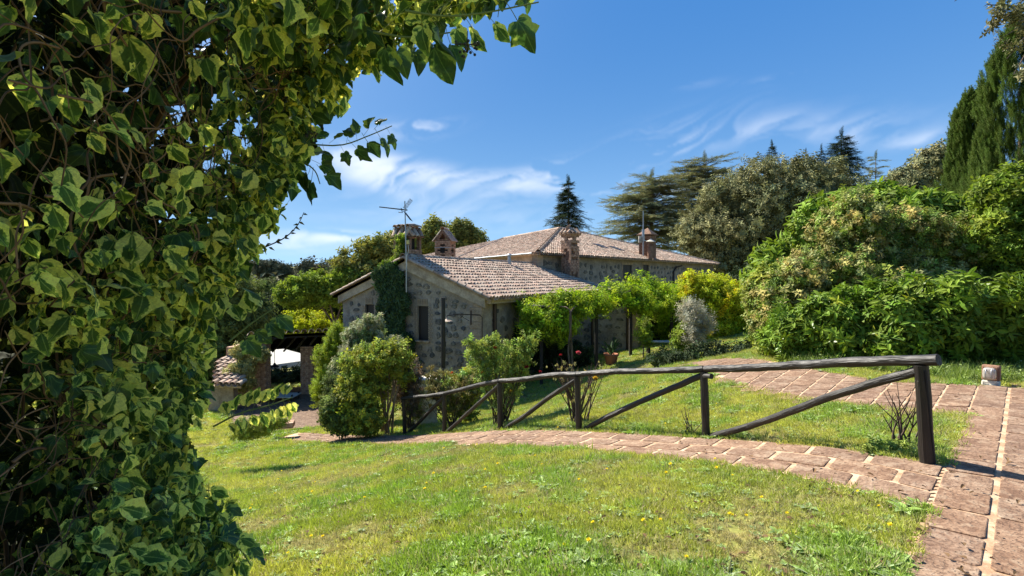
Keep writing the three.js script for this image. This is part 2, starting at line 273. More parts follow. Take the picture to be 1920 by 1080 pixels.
// ------------------------------------------------------------------ sky: clear blue with thin cirrus, computed for every direction
{
  const W = 2048, H = 1024, d = new Float32Array(W * H * 4), azel = (px, py) => { const x = (px - 960) / 960, y = (522 - py) / 960; return [Math.atan(x), Math.atan(y / Math.hypot(1, x))]; };
  const C = [[735, 318, 110, 20, -0.16, 0.85], [720, 348, 55, 14, -0.35, 0.5], [650, 330, 70, 30, 0, 0.14], [1010, 350, 150, 16, -0.12, 0.27], [1130, 310, 190, 17, 0.16, 0.62], [640, 444, 75, 8, 0, 0.85], [1690, 262, 120, 14, -0.2, 0.3], [1560, 235, 130, 20, -0.1, 0.12], [760, 245, 70, 14, 0.15, 0.35], [1300, 160, 40, 6, 0, 0.1], [1460, 148, 50, 6, 0, 0.1], [1260, 240, 120, 20, 0.2, 0.08], [1250, 355, 150, 20, -0.1, 0.22], [880, 405, 240, 30, 0, 0.14], [520, 455, 90, 14, 0, 0.4]].map(([x, y, w, h, t, a]) => ({ p: azel(x, y), w: w / 1100, h: h / 1100, t, a }));
  for (let j = 0; j < H; j++) {
    const el = ((j + 0.5) / H - 0.5) * Math.PI, y = Math.sin(el);
    for (let i = 0; i < W; i++) {
      const th = ((i + 0.5) / W - 0.5) * 2 * Math.PI, x = Math.cos(th) * Math.cos(el), z = Math.sin(th) * Math.cos(el), cs = x * SUN.x + y * SUN.y + z * SUN.z;
      const e = Math.max(y, 0), t = Math.pow(1 - e, 3.2), g = Math.exp(-e * 7);
      let r = 0.036 + 0.085 * t + 0.32 * g, gr = 0.175 + 0.18 * t + 0.35 * g, b = 0.5 + 0.2 * t + 0.24 * g;
      const glow = Math.pow(Math.max(0, cs), 10) * 0.55 + Math.pow(Math.max(0, cs), 40) * 2.2 + Math.pow(Math.max(0, cs), 200) * 8; r += glow * 0.9; gr += glow * 0.95; b += glow;
      if (y < 0) { const k = sstep(-y, 0, 0.15); r = lerp(r, 0.12, k); gr = lerp(gr, 0.13, k); b = lerp(b, 0.08, k); }
      if (y > 0.004 && y < 0.9) {
        const az = Math.atan2(x, -z), ca = 0.985, sa = 0.17, ua = az * ca + el * sa, va = el * ca - az * sa, wx = fbm(ua * 4, va * 10, 0, 4, 305), f = fbm(ua * 5 + wx * 1.2, va * 34 + wx * 5, 1, 6, 301), f2 = fbm(ua * 16 + wx * 3, va * 120 + wx * 9 + f * 4, 2, 4, 311);
        let a = 0;
        for (const c of C) { const dx = az - c.p[0], dy = el - c.p[1], u = (dx * Math.cos(c.t) + dy * Math.sin(c.t)) / c.w, v = (-dx * Math.sin(c.t) + dy * Math.cos(c.t)) / c.h; const q = Math.exp(-(u * u + v * v) * 0.75); if (q > 0.01) a += c.a * q; }
        if (Math.abs(az) > 0.85) a += 0.3 * sstep(fbm(az * 2.5, el * 6, 4, 3, 320), 0.1, 0.5) * sstep(0.7 - el, 0, 0.4);
        a *= clamp(0.42 + f * 1.7 + f2 * 0.9, 0, 1.6); a = 1 - Math.exp(-a * 1.35);
        r = lerp(r, 0.86, a); gr = lerp(gr, 0.91, a); b = lerp(b, 1.0, a);
      }
      const o = (j * W + i) * 4; d[o] = r; d[o + 1] = gr; d[o + 2] = b; d[o + 3] = 1;
    }
  }
  const t = new THREE.DataTexture(d, W, H, THREE.RGBAFormat, THREE.FloatType); t.mapping = THREE.EquirectangularReflectionMapping; t.magFilter = t.minFilter = THREE.LinearFilter; t.needsUpdate = true;
  scene.background = t; scene.environment = t; scene.backgroundIntensity = scene.environmentIntensity = 0.5;
}

// ------------------------------------------------------------------ the stone farmhouse
const XZ = (x, d, y = 0) => V(x, y, -d);
const inPoly = (p, x, y) => { let c = false; for (let i = 0, j = p.length - 1; i < p.length; j = i++) if ((p[i][1] > y) !== (p[j][1] > y) && x < (p[j][0] - p[i][0]) * (y - p[i][1]) / (p[j][1] - p[i][1]) + p[i][0]) c = !c; return c; };
function subgroup(name, parent, at) { const o = new THREE.Group(); o.name = name; o.position.copy(at); parent.updateWorldMatrix(true, false); parent.attach(o); o.updateWorldMatrix(true, false); return o; }
function wallFrame(A, B) { const x = B.clone().sub(A).setY(0).normalize(), y = V(0, 1, 0), z = x.clone().cross(y); return basis(x, y, z, V(A.x, 0, A.z)); }
function wallPanel(parent, name, A, B, poly, holes, mat, th = 0.4) {
  const s = new THREE.Shape(poly.map(([x, y]) => new THREE.Vector2(x, y)));
  for (const [x0, x1, y0, y1] of holes) s.holes.push(new THREE.Path([[x0, y0], [x0, y1], [x1, y1], [x1, y0]].map(([x, y]) => new THREE.Vector2(x, y))));
  const g = boxUV(new THREE.ExtrudeGeometry(s, { depth: th, bevelEnabled: false }), 2).translate(0, 0, -th), F = wallFrame(A, B);
  const m = placed(name, g, mat, parent, F); return { m, F };
}
const stoneGeo = Array.from({ length: 7 }, (_, k) => {       // irregular field stone, face towards +z
  const R = rng(500 + k), n = 7, o = []; for (let i = 0; i < n; i++) { const a = (i + 0.7 * R()) / n * Math.PI * 2, r = (0.4 + 0.13 * R()) / Math.pow(Math.pow(Math.abs(Math.cos(a)), 5) + Math.pow(Math.abs(Math.sin(a)), 5), 0.2); o.push([Math.cos(a) * r, Math.sin(a) * r]); }
  const t = [], c = [0.05 * (R() - 0.5), 0.05 * (R() - 0.5), 0.034]; const P3 = (i, k, z) => [o[i % n][0] * k, o[i % n][1] * k, z];
  for (let i = 0; i < n; i++) { t.push(...c, ...P3(i, 0.84, 0.028), ...P3(i + 1, 0.84, 0.028)); t.push(...P3(i, 0.84, 0.028), ...P3(i, 1, -0.02), ...P3(i + 1, 1, -0.02), ...P3(i, 0.84, 0.028), ...P3(i + 1, 1, -0.02), ...P3(i + 1, 0.84, 0.028)); }
  return boxUV(fromTris(t), 1);
});
function stonework(wall, F, poly, holes, y0, y1, s0, s1, { cw = 0.4, ch = 0.3, skip = 0.3, seed = 1, dark = 0.5, max = 295 }) {
  const R = rng(seed), out = [];
  for (let y = y0, r = 0; y < y1; y += ch, r++) for (let s = s0 + (r % 2) * cw * 0.5; s < s1; s += cw * (0.8 + 0.5 * R())) {
    if (R() < skip) continue;
    const w = cw * (0.42 + 0.68 * R()), h = ch * (0.5 + 0.6 * R()), x = s + (R() - 0.5) * cw * 0.3, yy = y + (R() - 0.5) * ch * 0.5;
    if (![[-w / 2, -h / 2], [w / 2, -h / 2], [w / 2, h / 2], [-w / 2, h / 2]].every(([a, b]) => inPoly(poly, x + a, yy + b))) continue;
    if (holes.some(([a, b, c, d]) => x + w / 2 > a - 0.14 && x - w / 2 < b + 0.14 && yy + h / 2 > c - 0.12 && yy - h / 2 < d + 0.2)) continue;
    out.push([x, yy, w, h, Math.floor(R() * 7), R() < dark ? [0, 1, 5, 1][Math.floor(R() * 4)] : 2 + Math.floor(R() * 3), (R() - 0.5) * 0.35]);
  }
  out.slice(0, max).forEach(([x, y, w, h, k, c, a]) => placed('stone', stoneGeo[k], M.stones[c], wall, F.clone().multiply(new THREE.Matrix4().compose(V(x, y, 0), new THREE.Quaternion().setFromAxisAngle(V(0, 0, 1), a), V(w, h, 1)))));
}
// half-round clay tile, axis along y, arching towards +z
function coppo(L = 0.46, r0 = 0.105, r1 = 0.085, seg = 6, th = 0.014) {
  const t = [], ring = (y, r, i) => { const a = Math.PI * i / seg; return [-Math.cos(a) * r, y, Math.sin(a) * r]; };
  const q = (a, b, c, d) => t.push(...a, ...b, ...c, ...a, ...c, ...d);
  for (let i = 0; i < seg; i++) { q(ring(0, r0, i), ring(L, r1, i), ring(L, r1, i + 1), ring(0, r0, i + 1)); q(ring(0, r0 - th, i), ring(0, r0, i), ring(0, r0, i + 1), ring(0, r0 - th, i + 1)); q(ring(0, r0 - th, i + 1), ring(L, r1 - th, i + 1), ring(L, r1 - th, i), ring(0, r0 - th, i)); }
  return boxUV(fromTris(t), 0.6);
}
const tileGeo = coppo(), tileMats = [[0.86, 0.77, 0.7], [0.74, 0.63, 0.56], [0.94, 0.87, 0.8], [0.58, 0.48, 0.42], [0.82, 0.79, 0.72], [0.93, 0.75, 0.65]].map((c) => std({ map: T.tile, bumpMap: T.stoneB, bumpScale: 0.004, color: lin(...c).multiplyScalar(0.8) }));
const tileTone = (R) => { const c = [[0.86, 0.77, 0.7], [0.74, 0.63, 0.56], [0.94, 0.87, 0.8], [0.58, 0.48, 0.42], [0.82, 0.79, 0.72], [0.93, 0.75, 0.65], [0.84, 0.74, 0.67]][Math.floor(R() * 7)], k = 0.82 * (0.55 + 0.75 * R()); return new THREE.Color().setRGB(c[0] * k, c[1] * k, c[2] * k); };
const tileInst = std({ map: T.tile, bumpMap: T.stoneB, bumpScale: 0.004 });
function slopeFrame(pts) {
  const e = pts[1].clone().sub(pts[0]).normalize(); let n = e.clone().cross(pts[pts.length - 1].clone().sub(pts[0])).normalize(); if (n.y < 0) n.negate();
  const u = n.clone().cross(e); if (u.y < 0) u.negate();
  return { e, n, u, o: pts[0], to: (p) => { const d = p.clone().sub(pts[0]); return [d.dot(e), d.dot(u)]; } };
}
function roofSlope(roof, pts, seed, own = 0) {
  const { e, n, u, o, to } = slopeFrame(pts), poly = pts.map(to), R = rng(seed), cov = [], pan = [];
  // deck under the tiles
  const sh = new THREE.Shape(poly.map(([a, b]) => new THREE.Vector2(a, b))), right = e.clone().cross(u).dot(n) > 0;
  const g = boxUV(new THREE.ExtrudeGeometry(sh, { depth: 0.09, bevelEnabled: false }).translate(0, 0, -0.09), 1);
  const F = basis(e, u, right ? n : n, o); if (!right) g.scale(1, 1, 1);
  part('deck', (() => { const h = g.clone(); h.applyMatrix4(F); return h; })(), M.quoin, roof);
  const amin = Math.min(...poly.map((p) => p[0])), amax = Math.max(...poly.map((p) => p[0])), bmax = Math.max(...poly.map((p) => p[1]));
  const step = 0.215, rise = 0.335;
  for (let a = amin + 0.1; a < amax; a += step) for (let r = 0, b = -0.05; b < bmax - 0.1; b += rise, r++) for (const c of [1, 0]) {
    const aa = a + (c ? 0 : step / 2) + (R() - 0.5) * 0.03, bb = b + (R() - 0.5) * 0.05;
    if (!inPoly(poly, aa, Math.max(bb + 0.16, 0.01)) || !inPoly(poly, aa, Math.max(bb, 0.01) + 0.05)) continue;
    const m = new THREE.Matrix4().makeRotationFromEuler(new THREE.Euler(c ? -0.06 - 0.03 * R() : -0.05, c ? 0 : Math.PI, (R() - 0.5) * 0.09)); m.setPosition(aa, bb, c ? 0.055 + 0.012 * R() : 0.088);
    (c ? cov : pan).push(F.clone().multiply(m));
  }
  const pos = V(0, 0, 0), byDist = cov.map((m) => [m, pos.setFromMatrixPosition(m).distanceTo(camera.position)]).sort((x, y) => x[1] - y[1]).map((x) => x[0]);
  byDist.slice(0, own).forEach((m) => placed('tile', tileGeo, tileMats[Math.floor(R() * tileMats.length)], roof, m));
  const rest = [...byDist.slice(own), ...pan];
  instanced('roof_tiles', tileGeo, tileInst, rest, rest.map(() => tileTone(R)), roof);
  return { e, n, u };
}
const ridgeGeo = coppo(0.5, 0.15, 0.125);
function ridge(roof, a, b, seed) {
  const R = rng(seed), d = b.clone().sub(a), L = d.length(); d.normalize(); const x = d.clone().cross(V(0, 1, 0)).normalize(), z = x.clone().cross(d);
  for (let t = 0; t < L - 0.2; t += 0.4) placed('ridge_tile', ridgeGeo, tileMats[Math.floor(R() * tileMats.length)], roof, basis(x, d, z, a.clone().addScaledVector(d, t)).multiply(new THREE.Matrix4().makeRotationX(-0.03)));
}
// walls of separate bricks round a dark core; open(side, column, course) leaves a brick out
function brickStack(w, d, h, { bl = 0.26, bh = 0.075, j = 0.012, seed = 1, open = null } = {}) {
  const R = rng(seed), out = [];
  for (let c = 0, y = 0; y + bh * 0.5 < h; y += bh + j, c++) for (let s = 0; s < 4; s++) {
    const L = s % 2 ? d : w, off = s % 2 ? w / 2 : d / 2, n = Math.max(1, Math.round(L / bl)), st = L / n;
    for (let k = (c % 2 ? -0.5 : 0); k < n; k++) {
      let x0 = -L / 2 + k * st, x1 = x0 + st - j; x0 = Math.max(x0, -L / 2); x1 = Math.min(x1, L / 2); if (x1 - x0 < 0.03) continue;
      if (open && open(s, (x0 + x1) / 2 / L + 0.5, (y + bh / 2) / h)) continue;
      const b = new THREE.BoxGeometry(x1 - x0, bh, 0.1); b.rotateZ((R() - 0.5) * 0.015); b.translate((x0 + x1) / 2, y + bh / 2, off - 0.05 + (R() - 0.5) * 0.012 - (s % 2) * 0.003); b.rotateY(s * Math.PI / 2); out.push(b.toNonIndexed());
    }
  }
  return boxUV(mergeGeometries(out), 0.5);
}
const soot = std({ color: lin(0.02, 0.018, 0.017), roughness: 1 });

const C0 = XZ(-1.09, 19), gd = V(-0.885, 0, -0.466), rd = V(0.469, 0, -0.883), WID = 7.1, RIDGE = 2.29, PITCHW = 0.39;
const house = thing('stone_farmhouse', 'long stone farmhouse with tiled roofs, a gabled front wing and several chimneys', 'house', V(-1.09, height(-1.09, -19), -19));
const wing = (s, w, y) => C0.clone().addScaledVector(gd, WID / 2 - w).addScaledVector(rd, s).setY(y);        // s along the ridge, w across from it
const wingRoofY = (w) => RIDGE + 0.1 - PITCHW * Math.abs(w);
// gable end facing the garden
{
  const Gl = C0.clone().addScaledVector(gd, WID), ev = RIDGE - PITCHW * WID / 2, b = -3.6, x = (t) => WID - t;
  const poly = [[0, b], [WID, b], [WID, ev], [WID / 2, RIDGE], [0, ev]], holes = [[x(2.756) - 0.27, x(2.756) + 0.27, -0.86, 0.5], [x(5.55) - 0.25, x(5.55) + 0.25, -0.62, 0.5]];
  const { m, F } = wallPanel(house, 'gable_wall', Gl, C0, poly, holes, M.mortarWall);
  const inner = [[0.3, b], [WID - 0.55, b], [WID - 0.55, ev - 0.2], [WID / 2, RIDGE - 0.45], [0.3, ev - 0.2]];
  stonework(m, F, inner, holes, -2.6, 2.0, 0.3, WID - 0.5, { cw: 0.38, ch: 0.28, skip: 0.03, seed: 11, dark: 0.24 });
  // corner strip and brick surrounds
  const q = []; for (let i = 0, R = rng(17); i < 17; i++) { const w = i % 2 ? 0.42 : 0.56; q.push(chamferBox(w, 0.262, 0.05, 0.012).translate(WID - w / 2, -3.55 + i * 0.272, 0.004 + 0.012 * R())); }
  q.slice(0, 17).forEach((g) => placed('corner_block', boxUV(g, 1.3), M.quoin, m, F));
  holes.forEach(([x0, x1, y0, y1], k) => {
    const w = subgroup('window', house, V(0, 0, 0).applyMatrix4(F.clone().multiply(new THREE.Matrix4().makeTranslation((x0 + x1) / 2, y0, 0))));
    const at = (dx, dy, dz) => F.clone().multiply(new THREE.Matrix4().makeTranslation((x0 + x1) / 2 + dx, y0 + dy, dz)), W = x1 - x0, H = y1 - y0;
    placed('shutter', new THREE.BoxGeometry(W, H, 0.05).translate(0, H / 2, 0), M.shutter, w, at(0, 0, -0.12));
    for (const sx of [-1, 1]) placed('shutter_rail', new THREE.BoxGeometry(0.05, H, 0.02).translate(0, H / 2, 0), M.shutter, w, at(sx * (W / 2 - 0.03), 0, -0.08));
    placed('sill', boxUV(chamferBox(W + 0.16, 0.07, 0.2, 0.01), 1), M.quoin, w, at(0, -0.07, 0));
    const R = rng(70 + k);
    for (let i = 0; i < Math.floor(W / 0.085); i++) placed('brick', boxUV(new THREE.BoxGeometry(0.07, 0.26, 0.03), 0.5), M.quoin, w, at(-W / 2 + 0.045 + i * 0.085, H + 0.15 + (R() - 0.5) * 0.01, 0.008));
    for (const sx of [-1, 1]) for (let i = 0; i < Math.floor(H / 0.09); i++) { const bw = i % 2 ? 0.2 : 0.13; placed('brick', boxUV(new THREE.BoxGeometry(bw, 0.06, 0.03), 0.5), M.quoin, w, at(sx * (W / 2 + bw / 2 + 0.005), 0.05 + i * 0.09, 0.006 + 0.004 * R())); }
  });
  // sloping fascia under the verge
  for (const sx of [-1, 1]) { const s = new THREE.Shape([[0, RIDGE + 0.0], [sx * 3.72, RIDGE - PITCHW * 3.72], [sx * 3.72, RIDGE - PITCHW * 3.72 - 0.33], [0, RIDGE - 0.36]].map(([a, c]) => new THREE.Vector2(WID / 2 + a, c))); placed('verge_board', boxUV(new THREE.ExtrudeGeometry(s, { depth: 0.12, bevelEnabled: false }), 1.5), M.plaster, house, F.clone().multiply(new THREE.Matrix4().makeTranslation(0, 0, 0.002))); }
}
// long side wall of the wing, in shade behind the pergola
{
  const A = C0.clone(), B = wing(16.5, WID / 2, 0), ev = RIDGE - PITCHW * WID / 2, poly = [[0, -3.6], [14.6, -3.6], [14.6, ev], [0, ev]], holes = [[2.6, 3.7, -2.9, -0.7], [7.4, 8.3, -2.1, -0.7]];
  const { m, F } = wallPanel(house, 'side_wall', A, B, poly, holes, M.mortarWall);
  stonework(m, F, [[0.5, -3], [14.4, -3], [14.4, 0.6], [0.5, 0.6]], holes, -2.6, 0.5, 0.6, 14.3, { cw: 0.52, ch: 0.36, skip: 0.42, seed: 21, dark: 0.55 });
  holes.forEach(([x0, x1, y0, y1]) => placed(y0 < -2.5 ? 'door' : 'shutter', new THREE.BoxGeometry(x1 - x0, y1 - y0, 0.06), M.shutter, house, F.clone().multiply(new THREE.Matrix4().makeTranslation((x0 + x1) / 2, (y0 + y1) / 2, -0.15))));
  placed('cornice', boxUV(new THREE.BoxGeometry(14.6, 0.3, 0.34).translate(7.3, ev - 0.1, 0.17), 1.5), M.plaster, house, F);
  for (const s of [0.75, 11.2]) part('downpipe', tube([V(s, ev - 0.25, 0.1), V(s, -3, 0.1)].map((p) => p.applyMatrix4(F)), 0.07, 0.07, 8, false), M.copper, house);
  const b = wallPanel(house, 'rear_wall', wing(14.6, -WID / 2, 0), wing(0, -WID / 2, 0), [[0, -4], [14.6, -4], [14.6, ev], [0, ev]], [], M.mortarWall);
}
// low stone annexe under the pergola, its corner trimmed with blocks
{
  const B = XZ(5.95, 24), A = B.clone().addScaledVector(gd, 3.4), top = 0.22, poly = [[0, -3.2], [3.4, -3.2], [3.4, top], [0, top]];
  const { m, F } = wallPanel(house, 'annexe_wall', A, B, poly, [], M.mortarWall);
  stonework(m, F, [[0.1, -3], [2.95, -3], [2.95, top], [0.1, top]], [], -2.6, 0.2, 0.15, 2.95, { cw: 0.42, ch: 0.32, skip: 0.1, seed: 23, dark: 0.2 });
  for (let i = 0, R = rng(24); i < 12; i++) { const w = i % 2 ? 0.32 : 0.42; placed('corner_block', boxUV(chamferBox(w, 0.268, 0.05, 0.012).translate(3.4 - w / 2, -3.1 + i * 0.275, 0.004 + 0.01 * R()), 1.3), M.quoin, m, F); }
  for (const s of [1.15, 2.88]) part('downpipe', tube([V(s, top, 0.09), V(s, -3, 0.09)].map((p) => p.applyMatrix4(F)), 0.06, 0.06, 8, false), M.copper, house);
  const sideEnd = B.clone().addScaledVector(rd, 4); wallPanel(house, 'annexe_wall', B, sideEnd, [[0, -3.2], [4, -3.2], [4, top], [0, top]], [], M.mortarWall);
  placed('annexe_roof', boxUV(new THREE.BoxGeometry(3.5, 0.08, 4).translate(1.7, top + 0.05, -1.95), 1), M.concrete, house, F);
}
// roof of the wing
const wingRoof = subgroup('wing_roof', house, wing(0, 0, RIDGE));
{
  const p = (s, w) => wing(s, w, wingRoofY(w));
  roofSlope(wingRoof, [p(-0.17, 4.0), p(14.9, 4.0), p(11.6, 0), p(-0.17, 0)], 31, 260);
  roofSlope(wingRoof, [p(-0.17, -4.0), p(12, -4.0), p(12, 0), p(-0.17, 0)], 32, 0);
  ridge(wingRoof, wing(-0.3, 0, RIDGE + 0.17), wing(11.6, 0, RIDGE + 0.17), 33);
  for (const sx of [-1, 1]) { const n = 11; for (let i = 0; i < n; i++) { const w0 = sx * (4.0 - i * 0.36), a = wing(-0.2, w0, wingRoofY(w0) + 0.035), b = wing(-0.2, w0 - sx * 0.4, wingRoofY(w0 - sx * 0.4) + 0.035), d = b.clone().sub(a).normalize(), x = d.clone().cross(V(0, 1, 0)).normalize(); placed('verge_tile', tileGeo, tileMats[(i * 7 + 3) % 6], wingRoof, basis(x, d, x.clone().cross(d), a)); } }
}
// main house: four roof slopes meeting in a pyramid
const K0 = XZ(1.5, 30.3), md = V(0.647, 0, -0.762), ld = V(-0.464, 0, -0.886), EAVE = 3.08, ML = 29.5;
const E0 = K0.clone().addScaledVector(md, ML), L0 = K0.clone().addScaledVector(ld, 12), apex = K0.clone().addScaledVector(md, 13.5).addScaledVector(V(-0.762, 0, -0.647), 7.8).setY(5.95);
{
  const holes = [[11.2 - 0.72, 11.2 + 0.72, 0.6, 2.62], [14.3 - 0.5, 14.3 + 0.5, 0.6, 2.7], [23.3 - 0.72, 23.3 + 0.72, 0.4, 2.55]], poly = [[0, -3.6], [ML, -3.6], [ML, EAVE], [0, EAVE]];
  const { m, F } = wallPanel(house, 'main_wall', K0, E0, poly, holes, M.mortarWall);
  stonework(m, F, poly, holes, 0.35, 2.85, 0.4, ML - 0.3, { cw: 0.62, ch: 0.42, skip: 0.16, seed: 41, dark: 0.55 });
  holes.forEach(([x0, x1, y0, y1]) => { const w = subgroup('window', house, V((x0 + x1) / 2, y0, 0).applyMatrix4(F)), W = x1 - x0, H = y1 - y0, at = (dx, dy, dz) => F.clone().multiply(new THREE.Matrix4().makeTranslation((x0 + x1) / 2 + dx, y0 + dy, dz)); for (const sx of [-1, 1]) placed('shutter', new THREE.BoxGeometry(W / 2 - 0.01, H, 0.05), M.shutter, w, at(sx * W / 4, H / 2, -0.1)); for (const sx of [-1, 1]) placed('surround', boxUV(new THREE.BoxGeometry(0.16, H, 0.04), 1), M.quoin, w, at(sx * (W / 2 + 0.085), H / 2, 0.006)); placed('lintel', boxUV(new THREE.BoxGeometry(W + 0.34, 0.2, 0.05), 1), M.quoin, w, at(0, H + 0.105, 0.006)); });
  part('downpipe', tube([V(20.6, 2.75, 0.45), V(20.2, 2.6, 0.1), V(19.6, 2.2, 0.1), V(19.6, -2, 0.1)].map((p) => p.applyMatrix4(F)), 0.07, 0.07, 8, false), M.copper, house);
  placed('eave_beam', boxUV(new THREE.BoxGeometry(ML + 0.4, 0.18, 0.4).translate(ML / 2, EAVE - 0.03, 0.2), 1), M.darkWood, house, F);
  const lw = wallPanel(house, 'main_wall', L0, K0, [[0, -3.6], [12, -3.6], [12, EAVE], [0, EAVE]], [[6.6, 7.9, 1.2, 2.85]], M.plaster);
  placed('shutter', new THREE.BoxGeometry(1.3, 1.65, 0.06).translate(7.25, 2.02, -0.12), M.shutter, house, lw.F);
  part('gutter', tube([L0.clone().setY(EAVE - 0.02).add(V(-0.4, 0, 0.2)), K0.clone().setY(EAVE - 0.02).add(V(-0.35, 0, 0.3))], 0.05, 0.05, 6, false), M.metal, house);
  const bk = apex.clone().addScaledVector(V(-0.762, 0, -0.647), 8);
  wallPanel(house, 'rear_wall', E0, XZ(bk.x + 9, -bk.z + 2), [[0, -3], [18, -3], [18, EAVE], [0, EAVE]], [], M.mortarWall);
}
const mainRoof = subgroup('main_roof', house, apex);
{
  const up = (v, y) => v.clone().setY(y), ex = V(0.762, 0, 0.647), lx = V(-0.886, 0, 0.464);
  const K1 = up(K0, EAVE - 0.05).addScaledVector(ex, 0.55).addScaledVector(lx, 0.45), E1 = up(E0, EAVE - 0.05).addScaledVector(ex, 0.55).addScaledVector(md, 0.6), A = apex;
  roofSlope(mainRoof, [K1, E1, A], 51, 0);
  const L1 = up(L0, EAVE - 0.05).addScaledVector(lx, 0.45).addScaledVector(ld, 0.3);
  // left slope: a plane through the eave K1-L1 and the apex; Q is where its skyline breaks
  const n = L1.clone().sub(K1).cross(A.clone().sub(K1)).normalize(), q0 = P(945, 449, 1), dir = q0.sub(camera.position), Q = camera.position.clone().addScaledVector(dir, K1.clone().sub(camera.position).dot(n) / dir.dot(n));
  roofSlope(mainRoof, [L1, K1, A, Q], 52, 0);
  const F1 = P(768, 486, 47), F2 = P(800, 481, 52);
  roofSlope(mainRoof, [F1, L1, Q], 53, 0);
  ridge(mainRoof, K1.clone().add(V(0, 0.12, 0)), A.clone().add(V(0, 0.12, 0)), 54); ridge(mainRoof, L1.clone().add(V(0, 0.12, 0)), Q.clone().add(V(0, 0.12, 0)), 55); ridge(mainRoof, Q.clone().add(V(0, 0.1, 0)), A.clone().add(V(0, 0.1, 0)), 56); ridge(mainRoof, E1.clone().add(V(0, 0.1, 0)), A.clone().add(V(0, 0.1, 0)), 57);
  // unseen rear slopes close the roof
  const B = A.clone().addScaledVector(V(-0.762, 0, -0.647), 8.3).setY(EAVE), t = [A, Q, B, A, B, E1, Q, F1, B].flatMap((v) => [v.x, v.y - 0.05, v.z]);
  part('rear_slope', boxUV(fromTris(t), 1), M.tile, mainRoof);
  const s = slopeFrame([K1, E1, A]);
  for (const [a, b] of [[11.6, 3.0], [13.4, 2.6]]) placed('roof_window', new THREE.BoxGeometry(0.9, 1.1, 0.1), M.metalDark, mainRoof, basis(s.e, s.u, s.n, K1.clone().addScaledVector(s.e, a).addScaledVector(s.u, b).addScaledVector(s.n, 0.12)));
}
// chimneys and flues
function chimney(at, turn, build) {
  const c = subgroup('chimney', house, at), F = new THREE.Matrix4().makeRotationY(turn).setPosition(at);
  build((name, g, mat, kind) => { const m = placed(name, g, mat, c, F); if (kind) m.userData.kind = kind; return m; }, (name, g, mat, M4) => placed(name, g, mat, c, F.clone().multiply(M4)));
}
const gTurn = Math.atan2(-0.466, 0.885), mTurn = Math.atan2(0.762, 0.647), T4 = (x, y, z, rx = 0, ry = 0, rz = 0, s = 1) => new THREE.Matrix4().compose(V(x, y, z), new THREE.Quaternion().setFromEuler(new THREE.Euler(rx, ry, rz, 'YXZ')), V(s, s, s));
{ // big open chimney on the gable ridge
  const at = wing(0.55, -0.42, 1.75);
  chimney(at, gTurn, (put, at4) => {
    put('brickwork', brickStack(0.86, 0.8, 1.05, { seed: 61 }), M.brick, 'stuff'); put('core', new THREE.BoxGeometry(0.8, 1.04, 0.74).translate(0, 0.52, 0), M.brickDark);
    for (const [sx, sz] of [[-1, -1], [1, -1], [1, 1], [-1, 1]]) at4('pillar', boxUV(chamferBox(0.15, 0.5, 0.15, 0.01), 0.5), M.brickDark, T4(sx * 0.345, 1.05, sz * 0.315));
    put('flue', new THREE.BoxGeometry(0.42, 0.46, 0.4).translate(0, 1.28, 0), soot);
    const hip = new THREE.CylinderGeometry(0.36, 0.7, 0.36, 4, 1); hip.rotateY(Math.PI / 4); put('cap', boxUV(hip.translate(0, 1.74, 0), 0.6), M.brickDark);
    for (let s = 0; s < 4; s++) for (let k = -1; k <= 1; k++) at4('tile', tileGeo, tileMats[(s + k + 7) % 6], new THREE.Matrix4().makeRotationY(s * Math.PI / 2).multiply(T4(k * 0.27, 1.56, 0.53, -0.62, 0, k * -0.22)));
    put('cap_slab', boxUV(chamferBox(0.76, 0.06, 0.66, 0.01).translate(0, 1.9, 0), 0.6), M.brickDark);
    for (let k = 0; k < 4; k++) for (const s of [-1, 1]) at4('tile', tileGeo, tileMats[(k * 3 + s + 5) % 6], T4(-0.33 + k * 0.22, 1.955 + (k % 2) * 0.012, s * 0.42, -Math.PI / 2 + 0.14, s > 0 ? 0 : Math.PI, 0));
  });
}
{ // brick chimney with a cross-shaped opening under a little gabled roof
  const at = P(835, 500, 37);
  chimney(at, gTurn + 0.25, (put, at4) => {
    put('brickwork', brickStack(1.15, 1.15, 1.85, { seed: 62, bl: 0.38, bh: 0.11, open: (s, u, v) => (Math.abs(u - 0.5) < 0.13 && v > 0.32 && v < 0.86) || (Math.abs(u - 0.5) < 0.3 && v > 0.5 && v < 0.68) }), M.brick, 'stuff'); put('core', new THREE.BoxGeometry(0.9, 1.84, 0.9).translate(0, 0.92, 0), soot);
    for (const y of [0.55, 1.35]) put('iron_band', new THREE.BoxGeometry(1.19, 0.035, 1.19).translate(0, y, 0), M.metal);
    const tri = new THREE.Shape([[-0.62, 0], [0.62, 0], [0, 0.8]].map(([a, b]) => new THREE.Vector2(a, b))); tri.holes.push(new THREE.Path([[-0.3, 0.08], [0, 0.52], [0.3, 0.08]].map(([a, b]) => new THREE.Vector2(a, b))));
    put('gable', boxUV(new THREE.ExtrudeGeometry(tri, { depth: 1.1, bevelEnabled: false }).translate(0, 1.85, -0.55), 0.6), M.brickDark);
    for (const s of [-1, 1]) for (let k = 0; k < 5; k++) for (let r = 0; r < 2; r++) at4('tile', tileGeo, tileMats[(k * 5 + r + s + 2) % 6], T4(s * (0.72 - r * 0.34), 1.76 + r * 0.42, -0.5 + k * 0.25, -0.66, s * Math.PI / 2, 0, 1.1));
    at4('tile', ridgeGeo, tileMats[1], T4(0, 2.66, 0.6, -Math.PI / 2, 0, 0, 1.2)); at4('tile', ridgeGeo, tileMats[2], T4(0, 2.66, 0.1, -Math.PI / 2, 0, 0, 1.2));
  });
}
